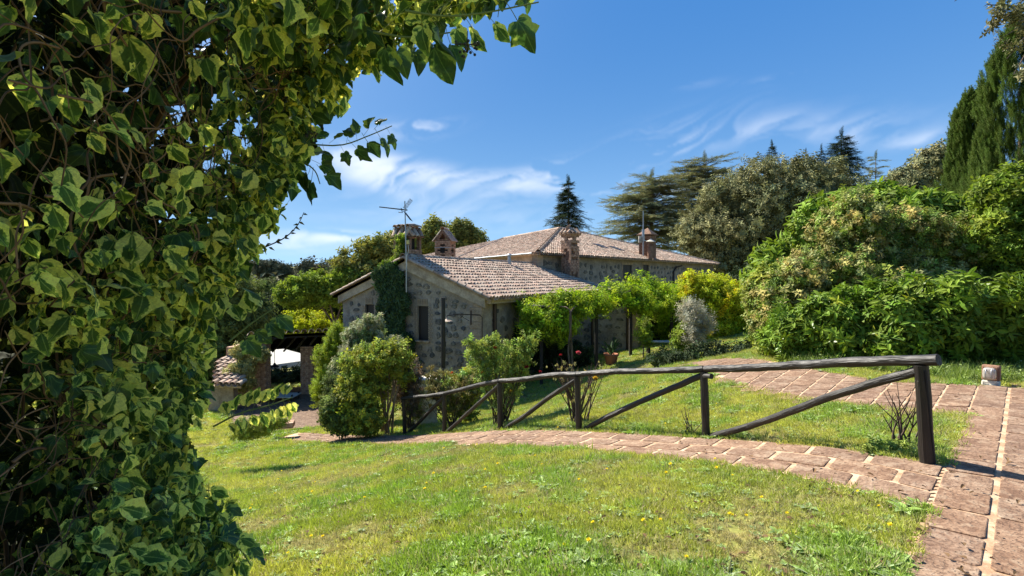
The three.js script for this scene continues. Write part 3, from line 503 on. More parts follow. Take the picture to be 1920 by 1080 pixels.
{ // tall chimney of pierced blocks with an arched cap
  const at = P(1069, 516, 31.6).setY(1.5);
  chimney(at, mTurn - 0.15, (put, at4) => {
    put('brickwork', brickStack(0.8, 0.8, 2.75, { seed: 63, bl: 0.27, bh: 0.16, j: 0.015, open: (s, u, v) => (v > 0.86 && v < 0.95 && (Math.abs(u - 0.27) < 0.14 || Math.abs(u - 0.73) < 0.14)) || (v < 0.85 && hash(Math.floor(u * 3), Math.floor(v * 15), s, 5) < 0.22) }), M.brick, 'stuff'); put('core', new THREE.BoxGeometry(0.62, 2.3, 0.62).translate(0, 1.15, 0), M.brickDark);
    put('cap_slab', boxUV(chamferBox(0.98, 0.1, 0.98, 0.015).translate(0, 2.76, 0), 0.6), M.brick);
    for (const s of [0, 1, 2, 3]) for (let k = -1; k <= 1; k++) at4('tile', tileGeo, tileMats[(s * 2 + k + 4) % 6], new THREE.Matrix4().makeRotationY(s * Math.PI / 2).multiply(T4(k * 0.3, 2.84, 0.55, -0.85)));
    const arch = new THREE.CylinderGeometry(0.3, 0.3, 0.75, 14, 1, false, 0, Math.PI); arch.rotateZ(Math.PI / 2); arch.rotateX(-Math.PI / 2); arch.rotateY(Math.PI / 4); put('arched_cap', boxUV(arch.translate(0, 3.1, 0), 0.5), M.brick); put('lantern', boxUV(chamferBox(0.5, 0.28, 0.5, 0.01).translate(0, 2.84, 0), 0.5), M.brickDark);
  });
}
{ // square chimney on the long slope
  const at = P(1214, 492, 42).setY(3.2);
  chimney(at, mTurn, (put, at4) => {
    put('brickwork', brickStack(1.1, 1.0, 1.9, { seed: 64, bl: 0.4, bh: 0.13, open: (s, u, v) => v > 0.76 && v < 0.93 && [0.2, 0.5, 0.8].some((c) => Math.abs(u - c) < 0.1) }), M.brickDark, 'stuff'); put('core', new THREE.BoxGeometry(0.9, 1.4, 0.8).translate(0, 0.7, 0), soot);
    put('cap_slab', boxUV(chamferBox(1.35, 0.1, 1.25, 0.015).translate(0, 1.9, 0), 0.6), M.brickDark);
    const py = new THREE.ConeGeometry(0.85, 0.55, 4); py.rotateY(Math.PI / 4); put('cap', boxUV(py.translate(0, 2.27, 0), 0.6), M.brickDark);
  });
  const f = P(1220, 483, 40.6), c = subgroup('flue', house, f); const R = new THREE.Matrix4().setPosition(f);
  placed('pipe', new THREE.CylinderGeometry(0.24, 0.26, 1.3, 12).translate(0, 0.55, 0), M.brickDark, c, R); placed('cap', new THREE.ConeGeometry(0.42, 0.26, 12).translate(0, 1.38, 0), M.concrete, c, R);
  const f2 = P(955, 500, 27.5), c2 = subgroup('flue', house, f2), R2 = new THREE.Matrix4().setPosition(f2); placed('pipe', new THREE.CylinderGeometry(0.09, 0.09, 0.75, 12).translate(0, 0.25, 0), M.metal, c2, R2); placed('cap', new THREE.CylinderGeometry(0.05, 0.17, 0.08, 12).translate(0, 0.66, 0), M.metal, c2, R2);
}
part('downpipe', tube([P(637, 558, 22.6), P(641, 563, 22.5), P(648, 574, 22.3), P(650, 582, 22.3), P(650, 660, 22.3)], 0.06, 0.06, 8, false), std({ color: lin(0.16, 0.17, 0.2), roughness: 0.3, metalness: 0.7 }), house);

// aerials
{
  const b = P(762, 500, 20.2), top = P(759, 377, 20.2), a = thing('tv_antenna', 'thin metal television antenna on a pole beside the gable chimney', 'antenna', b);
  part('pole', tube([P(762, 548, 20.2), b, top], 0.028, 0.022, 8, false), M.metal, a);
  const x0 = P(711, 388, 20.0), x1 = P(764, 394, 20.3); part('boom', tube([x0, x1], 0.02, 0.025, 6, false), M.metalDark, a);
  for (let i = 0; i < 12; i++) { const c = x0.clone().lerp(x1, 0.04 + i * 0.062); part('director', tube([c.clone().add(V(0, -0.005, -0.12)), c.clone().add(V(0, 0.005, 0.12))], 0.006, 0.006, 4, false), M.metalDark, a); }
  const grid = []; for (let k = -3; k <= 3; k++) for (const s of [-1, 1]) { const z = k * 0.09, p = x1.clone().add(V(-0.12, 0, 0)); grid.push(tube([p.clone().add(V(0, s * 0.06, z)), p.clone().add(V(0.28, s * 0.42, z))], 0.005, 0.005, 4, false)); } for (let k = 0; k < 5; k++) for (const s of [-1, 1]) { const p = x1.clone().add(V(-0.12 + k * 0.065, s * (0.08 + k * 0.08), 0)); grid.push(tube([p.clone().add(V(0, 0, -0.28)), p.clone().add(V(0, 0, 0.28))], 0.005, 0.005, 4, false)); }
  part('reflector', grid, M.metalDark, a);
  part('dipole', tube([x1.clone().add(V(-0.25, 0.08, 0)), x1.clone().add(V(-0.2, -0.1, 0)), x1.clone().add(V(-0.35, -0.08, 0))], 0.02, 0.02, 5, false), M.metalDark, a);
  part('junction_box', chamferBox(0.1, 0.16, 0.08, 0.012).translate(...P(765, 458, 20.15).toArray()), std({ color: lin(0.55, 0.45, 0.18) }), a);
  part('cable', tube([P(765, 459, 20.1), P(766, 470, 20.1), P(763, 480, 20.1), P(763, 500, 20.1)], 0.012, 0.012, 5), M.canvas, a);
  const m = thing('aerial_mast', 'pale slim mast rising beside the square chimney on the long roof', 'mast', P(1207, 470, 41)); part('pole', tube([P(1206, 480, 41), P(1206, 395, 41)], 0.06, 0.03, 8, false), M.metal, m); part('collar', tube([P(1206, 452, 41), P(1206, 430, 41)], 0.11, 0.11, 8, false), M.metal, m); part('bracket', tube([P(1200, 455, 41), P(1200, 443, 41)], 0.13, 0.13, 8, false), M.concrete, m);
}
// bracket lamp on the corner of the gable and the dark timber post before it
{
  const F = wallFrame(C0.clone().addScaledVector(gd, WID), C0), w = (x, y, z) => V(x, y, z).applyMatrix4(F);
  const tip = P(838, 592, 17.9), root = P(883, 590, 18.85), l = thing('wall_lamp', 'rusty metal lamp with wide shade on a bracket arm at the gable corner', 'wall lamp', root);
  part('arm', tube([root, P(860, 589, 18.4), tip, P(838, 597, 17.9)], 0.017, 0.017, 6, false), M.copper, l); part('stay', tube([P(880, 602, 18.8), P(862, 591, 18.4)], 0.01, 0.01, 5, false), M.copper, l);
  part('wall_plate', tube([P(883, 582, 18.9), P(883, 609, 18.9)], 0.03, 0.03, 6, false), M.copper, l); part('conduit', tube([P(883, 590, 18.8), P(900, 591, 18.75), P(904, 595, 18.72), P(904, 640, 18.72)], 0.02, 0.02, 6, false), M.copper, l);
  const s = P(838, 601, 17.9); part('shade', new THREE.LatheGeometry([[0.02, 0.1], [0.035, 0.05], [0.05, 0.035], [0.19, -0.02], [0.195, -0.03], [0.18, -0.03], [0.045, 0.02]].map(([a, b]) => new THREE.Vector2(a, b)), 20).translate(s.x, s.y, s.z), std({ color: lin(0.4, 0.3, 0.22), roughness: 0.5 }), l);
  part('bulb', new THREE.SphereGeometry(0.045, 12, 8).translate(s.x, s.y - 0.03, s.z), M.canvas, l);
  const b = P(831, 735, 16.6), pt = thing('timber_post', 'dark upright timber post standing before the gable wall', 'post', b);
  part('shaft', rough(tube([b.clone().add(V(0, -0.3, 0)), b.clone().lerp(P(831, 558, 16.6), 0.5), P(831, 558, 16.6)], 0.075, 0.065, 10, true, 14), 0.008, 6, 77), M.fence, pt);
  part('band', tube([P(831, 690, 16.6), P(831, 697, 16.6)], 0.082, 0.082, 10, false), M.metalDark, pt);
}
// ------------------------------------------------------------------ paved path: mortar bed with separate pavers
const U0 = [[3.66, 4.29], [2.55, 6.4], [1.08, 7.95], [-0.2, 9.42], [-1.5, 11.42], [-2.7, 12.6], [-4.4, 13.6], [-6.0, 14.3]], LO = [[2.9, 3.55], [1.78, 5.45], [0.36, 7.15], [-0.95, 8.75], [-2.15, 10.6], [-3.3, 11.75], [-4.85, 12.75], [-6.3, 13.5]];
const cU = new THREE.CatmullRomCurve3(U0.map(([x, d]) => V(x, 0, -d))), cL = new THREE.CatmullRomCurve3(LO.map(([x, d]) => V(x, 0, -d)));
const branch = (t, w) => { const a = cU.getPoint(t), b = cL.getPoint(t); return [lerp(a.x, b.x, w), lerp(a.z, b.z, w)]; };
const branchPoly = [...Array.from({ length: 41 }, (_, i) => branch(i / 40, 0)), ...Array.from({ length: 41 }, (_, i) => branch(1 - i / 40, 1))];
const mainPoly = [[1.0, 1.6], [2.9, 3.55], [3.66, 4.29], [5.3, 5.9], [5.05, 6.25], [4.72, 6.75], [4.3, 7.65], [3.95, 9.0], [3.88, 9.8], [4.0, 10.8], [4.35, 12.5], [4.5, 15], [5.6, 15], [5.55, 12.5], [5.4, 10.8], [5.45, 9.7], [5.85, 7.95], [7.2, 7.2], [9, 7.0], [12, 6.8], [12, 4.6], [7, 5.0], [5.6, 4.2], [3, 1.6]].map(([x, d]) => [x, -d]);
const onPath = (x, z) => inPoly(branchPoly, x, z) || inPoly(mainPoly, x, z);
const path = thing('paved_path', 'garden path of brown rectangular pavers with pale mortar joints', null, V(3, height(3, -4), -4), null, 'structure');
{
  const sheet = (poly) => { // triangulate with interior points so that the bed follows the slope
    const xs = poly.map((p) => p[0]), zs = poly.map((p) => p[1]), st = 0.06, t = [], uv = [];
    for (let x = Math.min(...xs) - st; x < Math.max(...xs); x += st) for (let z = Math.min(...zs) - st; z < Math.max(...zs); z += st) {
      const c = [[x, z], [x + st, z], [x + st, z + st], [x, z + st]]; if (!inPoly(poly, x + st / 2, z + st / 2)) continue;
      const v = c.map(([a, b]) => [a, height(a, b) + 0.018, b]);
      for (const i of [0, 2, 1, 0, 3, 2]) { t.push(...v[i]); uv.push(v[i][0], v[i][2]); }
    }
    const g = new THREE.BufferGeometry(); g.setAttribute('position', new THREE.Float32BufferAttribute(t, 3)); g.setAttribute('uv', new THREE.Float32BufferAttribute(uv, 2)); g.computeVertexNormals(); return g;
  };
  part('mortar_bed', sheet(branchPoly), M.mortar, path); part('mortar_bed', sheet(mainPoly), M.mortar, path);
  const R = rng(701), cells = [];
  const N = 24; let len = 0; for (let i = 0; i < 60; i++) { const a = branch(i / 60, 0.5), b = branch((i + 1) / 60, 0.5); len += Math.hypot(a[0] - b[0], a[1] - b[1]); }
  for (let r = 0; r < 3; r++) { const n = Math.floor(len / 0.47); for (let k = 0; k < n; k++) { const t0 = Math.max(0.001, (k - (r % 2) * 0.5 + 0.02 + 0.03 * R()) / (n + 0.5)), t1 = (k - (r % 2) * 0.5 + 0.95) / (n + 0.5), w0 = 0.02 + r * 0.327, w1 = w0 + 0.3; cells.push([branch(t0, w0), branch(t1, w0), branch(t1, w1), branch(t0, w1)]); } }
  const a = [Math.SQRT1_2, -Math.SQRT1_2], b = [Math.SQRT1_2, Math.SQRT1_2];     // along the path, and across it to the right
  const org = [2.92, -3.54]; let w = 0.0;
  for (let r = 0; r < 26; r++) {
    const width = 0.29 + 0.03 * R(), gap = r === 0 ? 0.036 : 0.02; const base = r < 13 ? w : 0;
    const off = R() * 0.1;
    for (let k = -8; k < 30; k++) { const s0 = k * 0.42 + off + (R() - 0.5) * 0.02, s1 = s0 + 0.405, q = (s, v) => [org[0] + a[0] * s + b[0] * v, org[1] + a[1] * s + b[1] * v]; const c = [q(s0, w), q(s1, w), q(s1, w + width), q(s0, w + width)]; if (c.filter(([x, z]) => inPoly(mainPoly, x, z)).length >= 2) cells.push(c); }
    w += width + gap;
  }
  w = -0.022;
  for (let r = 0; r < 22; r++) { const width = 0.3; for (let k = 4; k < 34; k++) { const s0 = k * 0.42 + (r % 2) * 0.2, s1 = s0 + 0.4, q = (s, v) => [org[0] + a[0] * s + b[0] * v, org[1] + a[1] * s + b[1] * v], c = [q(s0, w - width), q(s1, w - width), q(s1, w), q(s0, w)]; if (c.filter(([x, z]) => inPoly(mainPoly, x, z)).length >= 2) cells.push(c); } w -= width + 0.025; }
  cells.forEach((c) => { c.d = Math.hypot((c[0][0] + c[2][0]) / 2, (c[0][1] + c[2][1]) / 2); c.seen = Math.abs((c[0][0] + c[2][0]) / 2) < -((c[0][1] + c[2][1]) / 2) * 1.06 && c[0][1] < -2.2; });
  cells.sort((x, y) => (y.seen - x.seen) || x.d - y.d);
  const make = (c) => {
    const cx = (c[0][0] + c[2][0]) / 2, cz = (c[0][1] + c[2][1]) / 2, lift = 0.0245 + 0.004 * R(), tx = (R() - 0.5) * 0.004, tz = (R() - 0.5) * 0.004, n = 12, ring = [], rb = [];
    for (let e = 0; e < 4; e++) for (let i = 0; i < 3; i++) { const f = i === 0 ? 0.07 : i === 1 ? 0.45 + 0.1 * R() : 0.93, p = c[e], q = c[(e + 1) % 4]; let x = lerp(p[0], q[0], f), z = lerp(p[1], q[1], f); const j = 0.982 + 0.018 * R(); x = cx + (x - cx) * j; z = cz + (z - cz) * j; ring.push([x, z]); }
    const top = (x, z, k, dy) => { const X = cx + (x - cx) * k, Z = cz + (z - cz) * k; return [X, height(X, Z) + lift + dy + (X - cx) * tx * 8 + (Z - cz) * tz * 8, Z]; };
    const t = []; for (let i = 0; i < n; i++) { const p = ring[i], q = ring[(i + 1) % n], A = top(p[0], p[1], 0.965, 0), B = top(q[0], q[1], 0.965, 0), A2 = top(p[0], p[1], 1, -0.003), B2 = top(q[0], q[1], 1, -0.003), A3 = top(p[0], p[1], 1.01, -0.07), B3 = top(q[0], q[1], 1.01, -0.07), c0 = top(cx, cz, 1, 0.001); for (const v of [c0, A, B, A, A2, B2, A, B2, B, A2, A3, B3, A2, B3, B2]) t.push(...v); }
    const g = fromTris(t), ox = R() * 3, uv = new Float32Array(t.length / 3 * 2); for (let i = 0; i < t.length / 3; i++) { uv[i * 2] = t[i * 3] / 1.2 + ox; uv[i * 2 + 1] = t[i * 3 + 2] / 1.2 + ox; } g.setAttribute('uv', new THREE.BufferAttribute(uv, 2));
    const nn = g.attributes.normal; let flip = 0; for (let i = 0; i < 3; i++) flip += nn.getY(i); if (flip < 0) { const p = g.attributes.position.array; for (let i = 0; i < p.length; i += 9) for (let k = 0; k < 3; k++) [p[i + 3 + k], p[i + 6 + k]] = [p[i + 6 + k], p[i + 3 + k]]; for (let i = 0; i < uv.length; i += 6) for (let k = 0; k < 2; k++) [uv[i + 2 + k], uv[i + 4 + k]] = [uv[i + 4 + k], uv[i + 2 + k]]; g.computeVertexNormals(); }
    return g;
  };
  cells.slice(0, 298).forEach((c) => part('paver', make(c), M.paver[Math.floor(R() * 4)], path));
  const rest = cells.slice(298, 700).map(make); if (rest.length) part('pavers', rest, M.paver[0], path, 'stuff');
}
const clearOfPath = (x, z, r) => !onPath(x, z) && !onPath(x + r, z) && !onPath(x - r, z) && !onPath(x, z + r) && !onPath(x, z - r);

// ------------------------------------------------------------------ rustic timber fence
{
  const base = [[1745, 872, 4.39], [1325, 825, 6.61], [1087, 810, 8.1], [939, 808, 9.6], [834, 815, 11.6], [759, 817, 12.75]].map((a) => P(...a)), head = [[1727, 684, 4.36], [1320, 697, 6.61], [1082, 706, 8.1], [937, 718, 9.6], [833, 741, 11.6], [757, 750, 12.75]].map((a) => P(...a));
  base.forEach((b) => { b.y = height(b.x, b.z); });
  const f = thing('timber_fence', 'weathered dark timber post and rail fence along the paved path', 'fence', base[0]);
  const log = (a, b, r, seed, sag0 = 0.02) => { const R = rng(seed), sag = sag0 * 0.9, m = [0.3, 0.7].map((t) => a.clone().lerp(b, t).add(V((R() - 0.5) * sag, (R() - 0.5) * sag * 1.6, (R() - 0.5) * sag))); return rough(tube([a, ...m, b], r, r * 0.95, 12, true, 26), 0.005, 7, seed); };
  base.forEach((b, i) => {
    const p = part('post', log(b.clone().add(V(0, -0.25, 0)), head[i].clone().add(V(0, 0.0, 0)), i ? 0.052 : 0.058, 90 + i, 0.01), M.fence, f);
    if (i === 0) { const d = head[0].clone().sub(b), s = V(-0.012, 0, 0.058); part('split', tube([b.clone().add(s), b.clone().addScaledVector(d, 0.95).add(s)], 0.008, 0.008, 5, false), soot, f); }
  });
  const up = (i, dx = 0, dy = 0.035) => head[i].clone().add(V(dx, dy, 0));
  const dirn = (i) => head[i].clone().sub(head[i + 1]).normalize();
  part('rail', log(up(0).addScaledVector(dirn(0), 0.13), up(1).addScaledVector(dirn(0), 0.02), 0.047, 101, 0.03), M.fence, f);
  for (let i = 1; i < 5; i++) part('rail', log(up(i).addScaledVector(dirn(i), -0.005), up(i + 1).addScaledVector(dirn(i), i === 4 ? -0.08 : 0), 0.045, 101 + i, 0.03), M.fence, f);
  part('rail_stub', log(up(1).addScaledVector(dirn(0), 0.12).add(V(0, -0.09, 0.03)), up(1).addScaledVector(dirn(0), -0.02).add(V(0, -0.08, 0.03)), 0.035, 120, 0.0), M.fence, f);
  for (let i = 0; i < 5; i++) { const d = base[i + 1].clone().sub(base[i]).normalize(); part('brace', log(head[i].clone().addScaledVector(d, 0.03).add(V(0, -0.05, 0)), base[i + 1].clone().addScaledVector(d, -0.1).add(V(0, 0.03, 0)), 0.041, 110 + i, 0.05), M.fence, f); }
}

// ------------------------------------------------------------------ small lamp on a concrete block by the hedge
{
  const b = onGround(...(() => { const p = P(1858, 722, 7.46); return [p.x, p.z]; })()), g = thing('ground_lamp', 'rusty bulkhead garden lamp on a concrete foot at the hedge edge', 'garden lamp', b), t = Math.atan2(-b.x, -b.z) * 0.6;
  const X = new THREE.Matrix4().makeRotationY(t - 0.5).setPosition(b), mp = (x, y, z) => X.clone().multiply(new THREE.Matrix4().makeTranslation(x, y, z)), rust = std({ map: T.brick, color: lin(0.6, 0.5, 0.45), roughness: 0.8 });
  placed('foot', boxUV(chamferBox(0.19, 0.09, 0.16, 0.02), 0.5), M.paleConcrete, g, mp(0, -0.005, 0)); placed('back_box', boxUV(chamferBox(0.2, 0.22, 0.1, 0.012), 0.5), rust, g, mp(0.0, 0.082, -0.01));
  placed('frame', boxUV(chamferBox(0.17, 0.2, 0.025, 0.008), 0.5), rust, g, mp(0, 0.088, 0.055));
  const gl = new THREE.SphereGeometry(0.5, 20, 14); { const p = gl.attributes.position; for (let i = 0; i < p.count; i++) { const f = (v) => Math.sign(v) * Math.pow(Math.abs(v) * 2, 0.55) / 2; p.setXYZ(i, f(p.getX(i)) * 0.15, f(p.getY(i)) * 0.175, f(p.getZ(i)) * 0.11); } gl.computeVertexNormals(); }
  placed('lens', gl, new THREE.MeshPhysicalMaterial({ color: lin(0.75, 0.7, 0.62), roughness: 0.25, transmission: 0.55, thickness: 0.02, clearcoat: 0.6 }), g, mp(0, 0.188, 0.085));
  for (const x of [-0.03, 0.03]) placed('guard_wire', new THREE.TorusGeometry(0.085, 0.005, 6, 16, Math.PI).rotateZ(-Math.PI / 2).rotateY(-Math.PI / 2), M.metal, g, mp(x, 0.188, 0.075));
}

const shadeFloor = [];  // outline of the dark sheet that stands for shade by the shed
// ------------------------------------------------------------------ open shed with table, hanging lamp, canopy behind
{
  const D = 19.4, b = P(483, 752, D), shed = thing('open_shed', 'open brick shed with a mossy tiled lean-to roof left of the house', 'shed', b);
  const pil = (px0, px1, py0, py1, d, seed) => { const a = P(px0, py1, d), c = P(px1, py0, d), w = c.x - a.x, h = c.y - a.y, o = V((a.x + c.x) / 2, a.y, -d - w / 2), m = part('pillar', brickStack(w, w, h, { bl: 0.25, bh: 0.07, seed }).applyMatrix4(new THREE.Matrix4().makeRotationY(0.1).setPosition(o)), M.brick, shed); part('pillar_core', new THREE.BoxGeometry(w - 0.06, h, w - 0.06).translate(o.x, o.y + h / 2, o.z), M.brickDark, shed); };
  pil(471, 496, 634, 752, D, 801); pil(563, 585, 650, 752, D + 1.2, 802); pil(458, 474, 650, 752, D + 3.4, 803);
  // lean-to roof: front eave towards the viewer, rising at the front, falling to the back
  const f0 = P(466, 630, D - 0.3), f1 = P(640, 622, D + 0.9), k0 = P(436, 657, D + 3.6), k1 = P(625, 648, D + 4.6), roof = subgroup('roof', shed, f0);
  roofSlope(roof, [f0, f1, k1, k0].map((v) => v.clone()), 811, 0);
  part('front_beam', tube([f0.clone().add(V(0.05, -0.1, -0.1)), f1.clone().add(V(0, -0.1, -0.1))], 0.07, 0.07, 6, false), M.darkWood, shed);
  for (let i = 0; i < 9; i++) { const t = (i + 0.5) / 9; part('rafter', tube([f0.clone().lerp(f1, t).add(V(0, -0.14, 0.05)), k0.clone().lerp(k1, t).add(V(0, -0.14, 0))], 0.055, 0.055, 4, false), M.darkWood, shed); }
  for (let i = 0; i < 12; i++) { const t = (i + 0.3) / 12.5, a = f0.clone().lerp(f1, t), d = k0.clone().lerp(k1, t).sub(a).normalize(), x = d.clone().cross(V(0, 1, 0)).normalize(); placed('tile', tileGeo, tileMats[(i * 5) % 4], roof, basis(x, d, x.clone().cross(d), a.clone().addScaledVector(d, -0.06).add(V(0, 0.06, 0)))); }
  // brick verge on the left
  part('side_wall', boxUV(new THREE.BoxGeometry(0.22, 2.1, 2.6), 0.6).translate(P(462, 700, D + 2).x, P(462, 690, D + 2).y, -D - 2), M.brick, shed);
  const lp = P(515, 688, D + 1.2), l = thing('pendant_lamp', 'small dark pendant lamp hanging under the shed roof', 'lamp', lp);
  part('shade', new THREE.LatheGeometry([[0.03, 0.16], [0.05, 0.12], [0.07, 0.08], [0.17, 0.02], [0.17, 0], [0.15, 0]].map(([x, y]) => new THREE.Vector2(x, y)), 16).translate(lp.x, lp.y, lp.z), M.metalDark, l); part('cord', tube([lp.clone().add(V(0, 0.15, 0)), lp.clone().add(V(0, 0.75, 0))], 0.01, 0.01, 5, false), M.metalDark, l);
  { // shed floor sheet, its dark brown standing for shade under and before it
    const poly = [[-10.6, -22.5], [-6.9, -22.2], [-6.2, -18.5], [-5.6, -16], [-5.9, -14.9], [-7.2, -14.7], [-8.6, -15.6], [-10.2, -18.5]], t = [], uv = [], st = 0.12; shadeFloor.push(...poly);
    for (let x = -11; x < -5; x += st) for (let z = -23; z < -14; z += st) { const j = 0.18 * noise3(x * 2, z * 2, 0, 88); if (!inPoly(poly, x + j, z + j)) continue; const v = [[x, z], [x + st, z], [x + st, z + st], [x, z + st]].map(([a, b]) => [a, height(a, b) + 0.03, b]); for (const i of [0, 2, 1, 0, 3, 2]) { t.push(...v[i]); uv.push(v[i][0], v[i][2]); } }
    const g = new THREE.BufferGeometry(); g.setAttribute('position', new THREE.Float32BufferAttribute(t, 3)); g.setAttribute('uv', new THREE.Float32BufferAttribute(uv, 2)); g.computeVertexNormals(); const m = new THREE.Mesh(g, std({ map: T.paver, bumpMap: T.plasterB, bumpScale: 0.03, color: lin(0.3, 0.29, 0.27) })); m.name = 'shade_floor'; m.userData = { kind: 'structure', label: 'brown ground sheet coloured dark for the shade under and before the open shed' }; scene.add(m);
  }
  // white canopy beyond the shed
  const cD = D + 7, cb = P(530, 740, cD), cn = thing('white_canopy', 'white fabric garden canopy seen through the open shed', 'canopy', cb);
  const t0 = P(455, 692, cD), t1 = P(600, 672, cD), ap = P(525, 652, cD + 1.3), bk0 = P(478, 672, cD + 2.8), bk1 = P(580, 672, cD + 2.8);
  const tri = [t0, t1, ap, t1, bk1, ap, bk1, bk0, ap, bk0, t0, ap].flatMap((v) => v.toArray()); part('roof_cloth', fromTris(tri), M.canvas, cn);
  const val = []; for (let i = 0; i < 14; i++) { const a = t0.clone().lerp(t1, i / 14), c = t0.clone().lerp(t1, (i + 1) / 14), h = (i % 4 === 3 ? 0.12 : 0.26), y = V(0, -h, 0.01); for (const v of [a, a.clone().add(y), c.clone().add(y), a, c.clone().add(y), c]) val.push(...v.toArray()); } part('valance', fromTris(val), M.canvas, cn);
  for (const v of [t0, t1, bk0, bk1]) part('leg', tube([v, v.clone().setY(height(v.x, v.z) - 0.1)], 0.03, 0.03, 8, false), M.metal, cn);
  // pale-topped low wall and table
  const wA = P(497, 735, D + 2.6), wB = P(560, 722, D + 2.9), wl = thing('low_wall', 'low dark wall with a pale coping at the back of the shed', 'wall', wA.clone());
  part('masonry', boxUV(new THREE.BoxGeometry(2.6, 0.6, 0.25), 1).rotateY(0.12).translate((wA.x + wB.x) / 2, wA.y - 0.42, wA.z - 0.1), M.brickDark, wl); part('coping', boxUV(chamferBox(2.7, 0.07, 0.4, 0.012), 1).rotateY(0.12).translate((wA.x + wB.x) / 2, wA.y - 0.12, wA.z - 0.1), M.paleConcrete, wl);
  const tb = P(527, 742, D + 0.2), ta = thing('outdoor_table', 'weathered grey table with dark legs under the shed roof', 'table', V(tb.x, height(tb.x, tb.z), tb.z)); const gy = height(tb.x, tb.z);
  for (let i = 0; i < 6; i++) part('top_board', boxUV(chamferBox(1.25, 0.035, 0.125, 0.006), 1).translate(tb.x, tb.y, tb.z - 0.35 + i * 0.135), M.tableTop, ta);
  for (const [sx, sz] of [[-0.55, -0.3], [0.55, -0.3], [0.55, 0.3], [-0.55, 0.3]]) part('leg', chamferBox(0.06, Math.max(0.3, tb.y - gy), 0.06, 0.006).translate(tb.x + sx, gy, tb.z + sz), M.metalDark, ta);
  // low tiled wall head on the far left, step in the bank
  const rB = P(438, 700, 18.6), lt = thing('low_tiled_roof', 'low tiled lean-to roof half hidden by ivy left of the shed', 'roof', rB.clone()); const lr = subgroup('roof', lt, rB);
  roofSlope(lr, [P(402, 722, 17.8), P(452, 724, 17.8), P(450, 682, 20.0), P(408, 674, 20.0)], 821, 40);
  part('wall', boxUV(new THREE.BoxGeometry(0.95, 1.0, 0.3), 1).translate(rB.x - 0.22, P(440, 752, 18).y, -18.25), M.quoin, lt);
  const sp = P(530, 801, 13.7), st = thing('brick_step', 'single red brick step at the end of the lawn path', 'step', onGround(sp.x, sp.z));
  part('tread', boxUV(chamferBox(0.58, 0.14, 0.36, 0.015), 0.5).rotateY(0.25).translate(sp.x, sp.y, sp.z), M.brick, st);
}

